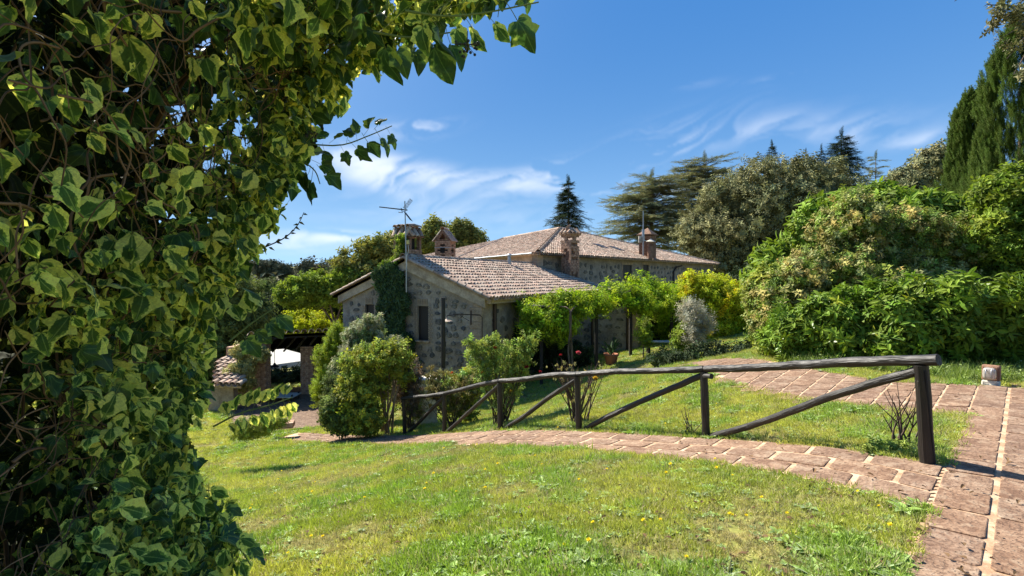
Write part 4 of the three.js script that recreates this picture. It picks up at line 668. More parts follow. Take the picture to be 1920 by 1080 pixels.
// ------------------------------------------------------------------ pergola beside the wing, pots, sign, pedestal
{
  const pg = thing('pergola', 'dark timber pergola carrying wisteria along the house side wall', 'pergola', onGround(3.4, -21.2));
  const pt = [[1.15, 20.0], [3.5, 21.2], [5.2, 22.4], [7.3, 23.4]].map(([x, d]) => V(x, 0, -d)), wallSide = [wing(2.2, WID / 2 + 0.25, 0), wing(4.8, WID / 2 + 0.25, 0), V(3.9, 0, -25.2), V(6.1, 0, -25)];
  pt.forEach((p, i) => { const g = height(p.x, p.z), t = 0.42 + i * 0.02; part('post', chamferBox(0.13, t - g, 0.13, 0.01).translate(p.x, g - 0.05, p.z), M.darkWood, pg); part('cross_beam', tube([p.clone().setY(t + 0.05).add(V(0.3, 0, 0.2)), wallSide[i].clone().setY(0.55)], 0.06, 0.06, 6, false), M.darkWood, pg); });
  part('front_beam', tube(pt.map((p, i) => p.clone().setY(0.42 + i * 0.02)), 0.07, 0.07, 6), M.darkWood, pg);
  const mk = (n, label, px, py, D, s) => { const b = P(px, py, D), g = height(b.x, b.z), o = thing(n, label, 'plant pot', V(b.x, g, b.z)); part('pot', new THREE.LatheGeometry([[0, 0], [0.16, 0], [0.22, 0.3], [0.25, 0.31], [0.25, 0.37], [0.22, 0.37], [0.2, 0.32], [0, 0.3]].map(([a, c]) => new THREE.Vector2(a * s, c * s)), 20).translate(b.x, g, b.z), M.terracotta, o); const R = rng(px), t = []; for (let i = 0; i < 16; i++) leafTris(t, V(b.x, g + 0.3 * s, b.z), V(R() - 0.5, 0.55 + 0.4 * R(), R() - 0.5), V(R() - 0.5, 1, R() - 0.5), 0.6 * s * (0.7 + R() * 0.5), 0.09 * s, 0.3, 0.35, 5); part('foliage', fromTris(t), leafMat(0.06, 0.12, 0.04), o); };
  mk('terracotta_pot', 'terracotta pot with spiky green leaves in the pergola shade', 1146, 690, 21, 1.25);
  const so = P(1308, 656, 17.6), sg = thing('wooden_sign', 'small tilted tan wooden sign below the silvery olive tree', 'sign', onGround(so.x, so.z)), F = new THREE.Matrix4().makeRotationFromEuler(new THREE.Euler(0, -0.15, 0.22)).setPosition(so);
  placed('board', boxUV(chamferBox(0.34, 0.15, 0.03, 0.006), 0.4), M.oldWood, sg, F); part('stake', tube([so.clone().add(V(0, 0.05, -0.02)), V(so.x, height(so.x, so.z) - 0.1, so.z - 0.02)], 0.02, 0.02, 5, false), M.darkWood, sg);
  const pd = P(797, 742, 14.6), gy = height(pd.x, pd.z), pe = thing('concrete_pedestal', 'pale square concrete pedestal among the rose bushes', 'pedestal', V(pd.x, gy, pd.z)), tp = P(797, 712, 14.6).y;
  part('body', boxUV(chamferBox(0.6, tp - gy + 0.15, 0.55, 0.015), 1).rotateY(0.35).translate(pd.x, gy - 0.15, pd.z), M.concrete, pe); part('top_slab', boxUV(chamferBox(0.66, 0.06, 0.6, 0.012), 1).rotateY(0.35).translate(pd.x, tp, pd.z), M.paleConcrete, pe);
  const bp = P(1240, 660, 21.5), bn = thing('garden_bench', 'rough plank bench in the shade beneath the pergola end', 'bench', V(bp.x, height(bp.x, bp.z), bp.z)), by = height(bp.x, bp.z);
  part('seat', boxUV(chamferBox(1.4, 0.05, 0.4, 0.008), 1).translate(bp.x, by + 0.45, bp.z), M.tableTop, bn); for (const s of [-0.55, 0.55]) part('leg', chamferBox(0.1, 0.45, 0.34, 0.008).translate(bp.x + s, by, bp.z), M.darkWood, bn);
}
// ------------------------------------------------------------------ trees
const foot = (px, D) => { const p = P(px, 600, D); return onGround(p.x, p.z); };
function tree(name, label, cat, px, D, blobs, o, trunkR, bark = M.bark, group) {
  const b = foot(px, D), t = thing(name, label, cat, b, group), bl = blobs.map((a) => ({ ...blob(a[0], a[1], a[2], a[3], a[4] ?? D, a[5] ?? 1), ...(a[6] ? { k: a[6] } : {}) }));
  if (trunkR) limbs(t, b, bl.map((q) => q.c.clone().add(V(0, q.r.y * 0.3, 0))), trunkR, bark, o.seed);
  crown(t, 'crown', bl, o); return t;
}
const L = {
  oakGrey: leafMat(0.3, 0.3, 0.135, 0.2), oakGreen: leafMat(0.28, 0.3, 0.06, 0.35), dark: leafMat(0.04, 0.066, 0.022, 0.15), laurel: leafMat(0.19, 0.31, 0.02, 0.33, 0.14, 0.22), laurelBack: leafMat(0.24, 0.36, 0.026, 0.4, 0.08, 0.3),  // dark: deep shade put into the leaf colour
  buff: leafMat(0.5, 0.46, 0.155, 0.35), yellow: leafMat(0.62, 0.68, 0.022, 0.5), lime: leafMat(0.36, 0.46, 0.025, 0.48), wisteria: leafMat(0.42, 0.57, 0.022, 0.42), silver: leafMat(0.55, 0.55, 0.33, 0.3), olive: leafMat(0.55, 0.52, 0.38, 0.2),
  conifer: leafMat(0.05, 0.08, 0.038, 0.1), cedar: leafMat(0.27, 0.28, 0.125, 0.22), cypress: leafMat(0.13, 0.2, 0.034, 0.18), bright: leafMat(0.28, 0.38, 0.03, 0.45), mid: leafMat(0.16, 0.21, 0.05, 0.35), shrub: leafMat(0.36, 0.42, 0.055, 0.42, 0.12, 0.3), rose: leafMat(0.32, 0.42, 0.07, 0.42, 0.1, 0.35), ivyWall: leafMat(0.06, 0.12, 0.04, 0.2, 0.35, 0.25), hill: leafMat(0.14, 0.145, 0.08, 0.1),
};
// conifers: whorls of boughs carrying flat needle sprays
function conifer(name, label, cat, px, pyTop, pyBase, half, D, { mat, seed, levels = 22, droop = 0.25, shape = (f) => 1 - f, perBough = 9, size = 0.16, boughs = 8, flat = false, bare = 0, group }) {
  const R = rng(seed), b = foot(px, D), top = P(px, pyTop, D), low = P(px, pyBase, D).y, t = thing(name, label, cat, b, group), H = top.y - low, rad = half * D / 960, q = new THREE.Quaternion(), mats = [[], []], cols = [[], []], bgeo = [], Y = V(0, 1, 0);
  const at = (y) => V(lerp(b.x, top.x, (y - b.y) / (top.y - b.y)), y, b.z);
  part('trunk', tube([b.clone().add(V(0, -0.2, 0)), at(lerp(b.y, top.y, 0.5)), top.clone().add(V(0, -H * 0.02, 0))], rad * 0.07 + 0.08, 0.03, 8), M.bark, t);
  for (let l = 0; l < levels; l++) for (let k = 0; k < boughs; k++) {
    const f = Math.min(0.985, (l + R() * 3) / (levels + 2)); if (R() < bare) continue; const y = low + H * (f * 0.98), len = rad * shape(f) * (0.6 + 0.55 * R()) + 0.06 * rad, a = R() * 6.283, d = V(Math.cos(a), (flat ? 0.42 * (R() - 0.2) : 0.25 * f - 0.12), Math.sin(a)), o = at(y), end = o.clone().addScaledVector(d, len).add(V(0, -droop * len * (1 - f * 0.7), 0)), mid = o.clone().lerp(end, 0.5).add(V(0, len * 0.06, 0));
    if (len > rad * 0.35) bgeo.push(tube([o, mid, end], 0.02 * rad / 2, 0.01, 4));
    for (let i = 0; i < perBough; i++) {
      const u = 0.15 + 0.85 * (i + R()) / perBough, p = o.clone().lerp(mid, Math.min(1, u * 2)).lerp(end, Math.max(0, u * 2 - 1)), s = i % 2 ? 1 : -1, sd = V(-d.z, 0, d.x).multiplyScalar(s * (0.8 - 0.5 * u)), ax = d.clone().multiplyScalar(0.7).add(sd).add(V(0, -droop * 0.8, 0)).add(rdir(R).multiplyScalar(flat ? 0.2 : 0.35)).normalize();
      const side = ax.clone().cross(Y).normalize(), nrm = side.clone().cross(ax), S = size * rad * (0.55 + 0.6 * R()) * (0.55 + 0.6 * shape(f)) + 0.03 * rad; const m = basis(side.multiplyScalar(S), ax.multiplyScalar(S), nrm.multiplyScalar(S), p), g = R() < 0.5 ? 0 : 1; mats[g].push(m); cols[g].push(tinted(R, 0.12, 0.35));
    }
  }
  for (let i = 0; i < 6; i++) { mats[0].push(new THREE.Matrix4().compose(at(top.y - H * 0.02 * i), q.setFromUnitVectors(Y, V(R() - 0.5, 2.2, R() - 0.5).normalize()), V(1, 1, 1).multiplyScalar(size * rad * 0.8))); cols[0].push(tinted(R)); }
  if (bgeo.length) part('boughs', bgeo, M.bark, t, 'stuff');
  G.spray.forEach((g, i) => instanced('crown', g, mat, mats[i], cols[i], t));
  return t;
}
conifer('fir_tree', 'dark conical fir standing alone behind the main roof peak', 'fir tree', 1066, 341, 470, 64, 62, { mat: L.conifer, seed: 1001, levels: 17, perBough: 11, size: 0.3, boughs: 9, shape: (f) => Math.pow(1 - f, 0.85) * (0.75 + 0.35 * noise3(f * 22, 1, 2, 9)) });
conifer('cedar_tree', 'broad grey-green cedar with open flat boughs behind the square chimney', 'cedar tree', 1222, 330, 480, 92, 74, { mat: L.cedar, seed: 1002, levels: 17, flat: true, droop: 0.22, shape: (f) => Math.pow(Math.sin(Math.PI * clamp(0.25 + f * 0.68, 0, 1)), 0.7), perBough: 13, size: 0.23, boughs: 12, bare: 0.05 });
conifer('cedar_tree', 'darker cedar with layered boughs behind the grey holm oak, second from the fir', 'cedar tree', 1322, 296, 450, 78, 82, { mat: L.cedar, seed: 1003, levels: 17, flat: true, droop: 0.1, shape: (f) => Math.pow(Math.sin(Math.PI * clamp(0.3 + f * 0.6, 0, 1)), 0.7), perBough: 13, size: 0.24, boughs: 12, bare: 0.05 });
conifer('fir_tree', 'small dark fir top poking above the grey holm oak', 'fir tree', 1447, 268, 360, 26, 78, { mat: L.conifer, seed: 1004, levels: 13, size: 0.4, boughs: 8 });
conifer('fir_tree', 'thin spindly conifer tip between two darker firs on the skyline', 'fir tree', 1511, 281, 350, 18, 80, { mat: L.conifer, seed: 1005, levels: 10, size: 0.35, boughs: 5, perBough: 6 });
conifer('fir_tree', 'narrow dark fir just left of the tallest skyline fir', 'fir tree', 1540, 275, 360, 22, 79, { mat: L.conifer, seed: 1006, levels: 12, size: 0.4, boughs: 7 });
conifer('fir_tree', 'tallest dark fir on the skyline behind the shrubbery', 'fir tree', 1578, 250, 400, 56, 78, { mat: L.conifer, seed: 1007, levels: 20, size: 0.32, boughs: 10, shape: (f) => Math.pow(1 - f, 0.7) });
conifer('cedar_tree', 'sparse feathery conifer right of the tallest fir', 'cedar tree', 1642, 290, 400, 42, 80, { mat: L.cedar, seed: 1008, levels: 11, flat: true, size: 0.3, boughs: 6, bare: 0.2, shape: (f) => 1 - f * 0.75 });

tree('holm_oak', 'large rounded grey-green holm oak right of the house roof', 'oak tree', 1440, 57, [[1450, 392, 132, 92], [1375, 430, 100, 88], [1525, 362, 90, 60], [1370, 500, 84, 74], [1308, 440, 40, 40], [1455, 485, 92, 92], [1340, 448, 52, 56], [1575, 400, 60, 62], [1420, 560, 70, 80, 56]], { n: 17000, geo: G.small, mat: L.oakGrey, size: 0.84, seed: 1101, clump: 0.3, clumps: 30, tone: 0.45, hue: 0.08 }, 0.5);
tree('dark_tree', 'dark shaded evergreen at the right end of the house', 'evergreen tree', 1385, 30, [[1412, 575, 44, 90], [1450, 560, 55, 110, 26], [1395, 640, 40, 50, 29]], { n: 4200, geo: G.small, mat: L.dark, size: 0.5, seed: 1102 }, 0.3);
tree('holm_oak', 'greyish round oak crown on the skyline left of the cypresses', 'oak tree', 1750, 34, [[1752, 310, 42, 34], [1715, 345, 42, 26], [1690, 365, 45, 30]], { n: 2800, geo: G.small, mat: L.oakGrey, size: 0.55, seed: 1103, tone: 0.35 }, 0.3);
tree('green_tree', 'bright green bushy tree between the firs and the cypresses', 'tree', 1680, 26, [[1660, 388, 60, 32], [1720, 402, 50, 34], [1600, 395, 40, 28]], { n: 4200, geo: G.laurel, mat: L.laurelBack, size: 0.5, seed: 1104, tone: 0.3 }, 0.25);
// cypresses
function cypress(label, px, pyTop, pyBase, half, D, seed) {
  const R = rng(seed), b = foot(px, D), top = P(px, pyTop, D), t = thing('cypress_tree', label, 'cypress tree', b, 'cypress trees at the right edge'), low = P(px, pyBase, D).y, H = top.y - low, r = half * D / 960, mats = [[], []], cols = [[], []], q = new THREE.Quaternion(), Y = V(0, 1, 0);
  part('trunk', tube([b, V(b.x, low + 1, b.z), V(top.x, lerp(low, top.y, 0.8), b.z)], 0.2, 0.04, 8), M.bark, t);
  for (let c = 0; c < 800; c++) { // upright plumes
    const f = Math.pow(R(), 1.1), prof = Math.pow(1 - f, 0.62) * (0.85 + 0.15 * Math.sin(f * 9)), a = R() * 6.283, rr = r * prof * (0.72 + 0.3 * R()), base = V(lerp(b.x, top.x, f) + Math.cos(a) * rr, low + f * H, b.z + Math.sin(a) * rr), tint = 1 + (R() - 0.5) * 0.45, len = (0.7 + 0.6 * R()) * lerp(1.1, 0.55, f), n = 26;
    for (let i = 0; i < n; i++) { const u = i / n, w = 0.3 * (1 - u * 0.85) * lerp(1, 0.6, f), e = R() * 6.283, p = base.clone().add(V(Math.cos(e) * w * R(), u * len, Math.sin(e) * w * R())), ax = V(Math.cos(a) * 0.3 + (R() - 0.5) * 0.5, 1, Math.sin(a) * 0.3 + (R() - 0.5) * 0.5).normalize(), s = 0.2 + 0.16 * R(), g = i % 2; mats[g].push(new THREE.Matrix4().compose(p, q.setFromUnitVectors(Y, ax), V(s, s, s))); cols[g].push(tinted(R, 0.1, 0.25).multiplyScalar(tint)); }
  }
  G.cypress.forEach((g, i) => instanced('crown', g, L.cypress, mats[i], cols[i], t));
}
cypress('tall dark cypress cut by the right picture edge, the larger of two', 1914, 66, 560, 150, 19, 1201);
cypress('slimmer dark cypress just left of the larger one', 1822, 200, 480, 78, 22, 1202);

// mixed shrubbery and hedge on the right
tree('laurel_bush', 'tall glossy laurel behind the buff shrub, nearest the house', 'laurel', 1530, 13.8, [[1545, 422, 46, 40], [1505, 452, 30, 30, 13.6], [1585, 395, 28, 22, 14.2], [1445, 490, 18, 26, 13.5], [1430, 530, 20, 40, 13.4]], { n: 1500, geo: G.laurel, mat: L.laurelBack, size: 0.3, seed: 1301, tone: 0.35 }, 0.1);
tree('laurel_bush', 'bright laurel mass behind the buff shrub, below the cypresses', 'laurel', 1740, 15.5, [[1740, 412, 76, 36], [1672, 392, 36, 22], [1800, 438, 40, 34, 15]], { n: 1900, geo: G.laurel, mat: L.laurelBack, size: 0.32, seed: 1302, tone: 0.35 }, 0.12);
tree('buff_shrub', 'large buff and olive flowering shrub above the laurel hedge', 'shrub', 1640, 12.6, [[1605, 426, 66, 64], [1560, 500, 84, 68], [1495, 540, 62, 60, 12.4], [1455, 595, 46, 62, 12.2], [1680, 446, 78, 62], [1765, 466, 78, 58], [1838, 486, 58, 58, 12.3], [1660, 530, 120, 56, 12], [1785, 545, 100, 45, 12], [1428, 560, 24, 46, 12.8]], { n: 11500, geo: G.small, mat: L.buff, size: 0.22, seed: 1303, clumps: 24, clump: 0.33, tone: 0.45, hue: 0.22, accent: [0.5, new THREE.Color(0.52, 0.78, 0.35)] }, 0.1);
tree('holly_shrub', 'silvery green shrub with small leaves at the left end of the hedge', 'shrub', 1455, 12.4, [[1460, 610, 40, 60], [1440, 560, 32, 50, 12.8], [1470, 650, 38, 38, 11.8]], { n: 1700, geo: G.oak, mat: L.shrub, size: 0.26, seed: 1304, tone: 0.4 }, 0.05);
tree('green_tree', 'leafy yellow-green tree at the right edge before the cypress', 'tree', 1900, 11.8, [[1890, 370, 48, 50], [1880, 450, 50, 60, 11.6], [1930, 420, 60, 90, 12], [1900, 540, 50, 50, 11.4]], { n: 3400, geo: G.oak, mat: L.bright, size: 0.24, seed: 1305, tone: 0.35, accent: [0.3, new THREE.Color(0.6, 0.7, 0.6)] }, 0.12);
tree('laurel_hedge', 'long glossy green laurel hedge beside the upper path', 'hedge', 1660, 9.4, [[1480, 640, 46, 54, 11], [1540, 632, 58, 70, 10.4], [1600, 624, 68, 76, 9.9], [1670, 618, 74, 80, 9.5], [1740, 612, 74, 82, 9.3], [1810, 615, 70, 84, 9.2], [1880, 618, 70, 86, 9.1], [1950, 622, 60, 90, 9], ...Array.from({ length: 34 }, (_, i) => { const r = rng(1320 + i), x = 1450 + i * 15 + 12 * r(), y = lerp(592, 545, sstep(x, 1440, 1640)); return [x, y + 26 * r() - 10 * (i % 4 === 0) + (i % 3) * 34, 15 + 14 * r(), 14 + 14 * r(), lerp(10.6, 8.6, clamp((x - 1450) / 350, 0, 1)), 1, 6]; })], { n: 9000, geo: G.laurel, mat: L.laurel, size: 0.2, seed: 1306, clumps: 26, clump: 0.3, out: 0.5, rnd: 0.8, tone: 0.28, hue: 0.14, up: 0.7, accent: [0.06, new THREE.Color(1.7, 1.25, 0.8)] }, 0);
{ // oak standing just outside the picture on the right, its branches reach into the top corner
  const b = onGround(8.35, -7.9), t = thing('oak_tree', 'oak whose leafy branches hang in from the top right corner', 'oak tree', b), R = rng(1310), tips = [[1862, 30], [1850, 8], [1880, 70], [1888, 110], [1900, 140], [1870, 50], [1790, 2]], geos = [], fork = V(8.2, 4.4, -7.6);
  part('trunk', tube([b.clone().add(V(0, -0.2, 0)), V(8.45, 2.2, -7.9), fork, V(8.0, 7.2, -7.3)], 0.2, 0.09, 9), M.bark, t);
  tips.forEach(([x, y], k) => { const o = fork.clone().add(V(0, 0.25 * k, 0.05 * k)), e = P(x, y, 6); geos.push(tube([o, o.clone().lerp(e, 0.5).add(V(0, 0.35, 0)), e], 0.035, 0.004, 5)); });
  part('branch', geos, M.bark, t);
  crown(t, 'foliage', [blob(1915, 40, 50, 50, 6, 0.8), blob(1930, 110, 30, 45, 6, 0.8), blob(1890, 15, 32, 24, 6, 0.8), blob(1800, -10, 20, 12, 6, 0.6), { c: V(9.6, 6.8, -7.4), r: V(1.5, 1.2, 1.5) }, { c: V(10.6, 5.4, -7.6), r: V(1.3, 1.1, 1.2) }], { n: 2300, geo: G.oak, mat: leafMat(0.2, 0.2, 0.075, 0.3, 0.3, 0.35), size: 0.13, seed: 1311, tone: 0.4, clumps: 12, clump: 0.3 });
}

// background left of and behind the house
tree('poplar_tree', 'open-crowned tree above the left roof slope, left of the gable chimney', 'tree', 690, 33, [[702, 488, 38, 40], [655, 508, 26, 32, 32], [726, 466, 22, 24, 34], [700, 535, 55, 36, 32]], { n: 1700, geo: G.oak, mat: L.oakGreen, size: 0.6, seed: 1401, clumps: 22, clump: 0.22, tone: 0.4, blobFill: 0.12, accent: [0.3, new THREE.Color(1.3, 1.15, 0.9)] }, 0.2);
tree('leafy_tree', 'yellowish bush by the far left end of the roof', 'tree', 640, 31, [[645, 540, 35, 30], [600, 545, 40, 28], [560, 550, 40, 26]], { n: 2200, geo: G.oak, mat: L.bright, size: 0.45, seed: 1402 }, 0.15);
tree('oak_tree', 'oak crown between the gable chimney and the brick chimney', 'tree', 800, 52, [[815, 440, 22, 25], [790, 462, 30, 20], [760, 460, 30, 24]], { n: 1500, geo: G.oak, mat: L.oakGreen, size: 0.7, seed: 1403, clumps: 18, clump: 0.3 }, 0.2);
tree('oak_tree', 'bushy tree tops right of the brick chimney with the cross opening', 'tree', 870, 54, [[858, 440, 14, 20], [878, 445, 16, 24], [895, 455, 14, 18], [855, 465, 30, 16]], { n: 1500, geo: G.oak, mat: L.oakGreen, size: 0.7, seed: 1404, clumps: 18, clump: 0.3, up: 1.4 }, 0.2);
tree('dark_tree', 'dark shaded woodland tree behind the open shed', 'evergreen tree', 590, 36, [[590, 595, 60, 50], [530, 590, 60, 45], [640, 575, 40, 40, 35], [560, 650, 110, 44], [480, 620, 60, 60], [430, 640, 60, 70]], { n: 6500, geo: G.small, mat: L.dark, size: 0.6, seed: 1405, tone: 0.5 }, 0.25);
tree('maple_tree', 'bright yellow-green young tree above the shed roof', 'tree', 570, 33, [[575, 612, 46, 22], [545, 618, 34, 16], [610, 612, 30, 20], [560, 600, 22, 18]], { n: 1500, geo: G.pinnate, mat: L.yellow, size: 0.52, seed: 1406, clumps: 16, clump: 0.3 }, 0.06);
tree('yew_bush', 'bushy dark green shrub beyond the left end of the garden', 'shrub', 470, 26, [[455, 600, 50, 44], [430, 560, 60, 50], [500, 560, 40, 30, 40], [420, 640, 60, 60, 27], [395, 690, 50, 50, 25]], { n: 3600, geo: G.small, mat: L.mid, size: 0.45, seed: 1407 }, 0.1);
tree('dark_hedge', 'dark green hedge seen through the open shed beneath the white canopy', 'hedge', 530, 24.5, [[530, 722, 50, 24], [490, 722, 40, 26], [580, 718, 40, 28]], { n: 1800, geo: G.small, mat: L.dark, size: 0.4, seed: 1408 }, 0);
tree('woodland_edge', 'dark belt of woodland beyond the garden behind the foreground ivy', 'woodland', 300, 40, [[380, 560, 80, 80], [280, 550, 90, 90], [180, 560, 90, 90, 42], [60, 560, 100, 100, 38], [330, 640, 110, 60, 36], [-60, 560, 100, 110, 36]], { n: 5200, geo: G.oak, mat: L.mid, size: 0.8, seed: 1409 }, 0.25);
// hills far beyond the valley, with scattered trees
{
  const R = rng(1501), mats = [[], [], []], cols = [[], [], []], q = new THREE.Quaternion(), Y = V(0, 1, 0);
  for (let i = 0; i < 5200; i++) { const D = 130 + 330 * R(), x = -D * (0.62 - 0.75 * R()), s = (2.4 + 3.4 * R()) * (R() < 0.05 ? 1.5 : 1), n = 6; if (fbm(x * 0.012, D * 0.012, 3, 3, 1502) < -0.12) continue; const h = height(x, -D); for (let k = 0; k < n; k++) { const d = rdir(R), g = Math.floor(R() * 3), p = V(x + d.x * s * 0.5, h + s * 0.35 + d.y * s * 0.4, -D + d.z * s * 0.5); mats[g].push(new THREE.Matrix4().compose(p, q.setFromUnitVectors(Y, d.clone().add(Y).normalize()), V(s, s, s).multiplyScalar(0.8))); cols[g].push(tinted(R, 0.1, 0.3)); } }
  const w = thing('hill_woodland', 'distant wooded hillside beyond the valley on the left', 'woodland', V(-60, height(-60, -250), -250), null, 'stuff');
  G.oak.concat([G.small[0]]).forEach((g, i) => mats[i].length && instanced('tree_crowns', g, L.hill, mats[i], cols[i], w));
  conifer('cypress_tree', 'tiny dark cypress on the distant hill crest', 'cypress tree', 546, 492, 512, 5, 150, { mat: L.conifer, seed: 1503, levels: 12, size: 0.6, boughs: 6, shape: (f) => 0.9 - 0.8 * f });
  tree('oak_tree', 'round dark tree group on the distant hill crest', 'tree', 520, 140, [[500, 506, 24, 14], [575, 504, 16, 9], [527, 510, 18, 12], [600, 510, 22, 6]], { n: 1600, geo: G.small, mat: L.hill, size: 1.3, seed: 1504 }, 0.3);
}

// ------------------------------------------------------------------ creeper on the gable, wisteria, shrubs by the house
{
  const F = wallFrame(C0.clone().addScaledVector(gd, WID), C0), w = (x, y, z) => V(x, y, z).applyMatrix4(F), R = rng(1601), t = thing('climbing_ivy', 'dark glossy ivy climbing the gable wall up to the chimney', 'ivy', w(3.0, -3, 0)), mats = [[], [], []], cols = [[], [], []], q = new THREE.Quaternion(), Y = V(0, 1, 0);
  const xs = (y) => [lerp(1.75, 2.25, sstep(y, -3, 1.2)) + 0.25 * noise3(y * 2, 1, 0, 7), lerp(4.15, 3.35, sstep(y, -2.8, 2.2)) + 0.3 * noise3(y * 2.3, 5, 0, 8)];
  for (let i = 0; i < 2600; i++) { const y = -3 + 5.3 * R(), [a, b] = xs(y), x = lerp(a, b, R()); if (y > RIDGE - PITCHW * Math.abs(x - WID / 2) + 0.2) continue; const k = 0.05 + 0.28 * R() * (0.5 + 0.5 * noise3(x * 2, y * 2, 0, 9)), p = w(x, y, k), ax = w(x + (R() - 0.5) * 0.8, y - 0.5 + 0.5 * R(), k + 0.7).sub(p).normalize(), s = 0.24 + 0.16 * R(), g = Math.floor(R() * 3); mats[g].push(new THREE.Matrix4().compose(p, q.setFromUnitVectors(Y, ax).multiply(new THREE.Quaternion().setFromAxisAngle(Y, R() * 6.28)), V(s, s, s))); cols[g].push(tinted(R, 0.1, 0.4)); }
  G.small.forEach((g, i) => instanced('foliage', g, L.ivyWall, mats[i], cols[i], t));
  part('stem', [0, 1, 2, 3].map((i) => tube([w(2.6 + i * 0.3, -3.2, 0.03), w(2.4 + i * 0.35, -1, 0.05), w(2.6 + i * 0.3, 1, 0.04), w(2.9 + i * 0.12, 1.9, 0.04)], 0.03, 0.012, 5)), M.bark, t);
  crown(t, 'top_growth', [{ c: w(2.9, 2.25, -0.1), r: V(0.45, 0.22, 0.35) }, { c: w(3.15, 2.65, -0.1), r: V(0.2, 0.5, 0.2) }, { c: w(2.5, 2.0, 0), r: V(0.35, 0.2, 0.3) }, { c: w(3.25, 3.15, 0.0), r: V(0.22, 0.2, 0.15) }], { n: 420, geo: G.small, mat: L.bright, size: 0.2, seed: 1602, accent: [0.4, new THREE.Color(0.45, 0.6, 0.6)] });
}
{
  const t = thing('wisteria', 'bright green wisteria covering the pergola along the house', 'climbing plant', onGround(2.4, -20.5));
  part('stem', [tube([onGround(2.35, -19.7), V(2.3, -1, -19.75), V(2.25, 0.3, -19.6), V(2.9, 0.6, -20.8)], 0.06, 0.03, 7), tube([onGround(2.3, -19.5, -0.05), V(2.15, -1.2, -19.5), V(2.2, 0.4, -19.5), V(1.5, 0.5, -20.2)], 0.045, 0.02, 7)], M.bark, t);
  crown(t, 'foliage', [[1000, 580, 40, 18, 21], [1055, 574, 44, 18, 20.6], [1110, 569, 46, 15, 21.5], [1160, 555, 42, 20, 22.5], [1205, 545, 42, 28, 24], [1245, 558, 34, 28, 25], [1040, 608, 42, 36, 20.2], [1010, 598, 34, 24, 20], [1060, 588, 38, 32, 20.4], [1000, 612, 22, 14, 19.8], [1240, 590, 34, 50, 25], [1255, 630, 26, 30, 25.4], [1105, 576, 34, 12, 20.8], [1200, 572, 30, 15, 22.2], [1248, 574, 26, 22, 22.8]].map((a) => blob(...a, 0.9)), { n: 3300, geo: G.pinnate, mat: L.wisteria, size: 0.46, seed: 1603, clumps: 22, clump: 0.27, hang: 0.2, up: 0.55, tone: 0.45, hue: 0.2, blobFill: 0.12, accent: [0.2, new THREE.Color(0.5, 0.55, 0.5)] });
  const R = rng(1604), tw = []; for (let i = 0; i < 14; i++) { const p = P(960 + 300 * R(), 540 + 30 * R(), 20.5 + 3 * R()); tw.push(tube([p, p.clone().add(V((R() - 0.5) * 0.8, 0.3 * R(), 0.3)), p.clone().add(V((R() - 0.5) * 1.6, 0.35 * R() - 0.1, 0.5))], 0.01, 0.004, 4)); } part('tendril', tw, M.twig, t);
}
tree('yellow_tree', 'bright yellow-green feathery tree at the right end of the pergola', 'tree', 1345, 23, [[1345, 565, 54, 42], [1306, 548, 30, 28], [1378, 595, 32, 38], [1350, 615, 54, 40], [1330, 530, 26, 18], [1300, 530, 18, 14]], { n: 2800, geo: G.pinnate, mat: L.yellow, size: 0.42, seed: 1605, clumps: 20, clump: 0.3, hang: 0.2, tone: 0.3, accent: [0.1, new THREE.Color(1.15, 0.85, 0.6)] }, 0.1);
tree('olive_tree', 'small silvery olive tree before the yellow-green tree', 'olive tree', 1302, 18.2, [[1304, 602, 22, 30], [1292, 586, 14, 19], [1318, 612, 17, 20], [1300, 630, 20, 15]], { n: 800, geo: G.olive, mat: L.olive, size: 0.3, seed: 1606, clumps: 18, clump: 0.3, tone: 0.35 }, 0.06, M.barkPale);
tree('citrus_bush', 'small sunlit bright green plant against the house corner', 'shrub', 1206, 20.8, [[1206, 620, 11, 20], [1212, 636, 10, 12]], { n: 160, geo: G.oak, mat: L.bright, size: 0.24, seed: 1607 }, 0.03);
tree('green_shrub', 'low bright green shrub left of the olive tree', 'shrub', 1279, 18.6, [[1280, 632, 13, 22], [1284, 655, 16, 14]], { n: 260, geo: G.oak, mat: L.bright, size: 0.24, seed: 1608 }, 0.03);
tree('dark_shrub', 'bushes behind the olive tree with shade put into their dark leaf colour', 'shrub', 1340, 20, [[1340, 662, 90, 34, 26], [1250, 652, 70, 38, 27.5], [1405, 640, 46, 62, 24], [1232, 625, 40, 60, 26], [1300, 620, 60, 50, 27], [1392, 668, 56, 26, 16.5], [1325, 672, 56, 20, 16.5], [1262, 676, 46, 16, 17]], { n: 5600, geo: G.small, mat: L.dark, size: 0.28, seed: 1609 }, 0);  // leaf colour kept near black to stand for the shade there
tree('dark_shrub', 'wall foot shrubs with the shade under the wisteria put into their leaf colour', 'shrub', 1030, 22, [[1030, 662, 56, 34, 22], [985, 655, 30, 44, 21.2], [1080, 676, 40, 26, 22.4]], { n: 1500, geo: G.small, mat: L.dark, size: 0.3, seed: 1610 }, 0);  // dark-coloured leaves stand in for the deep pergola shade
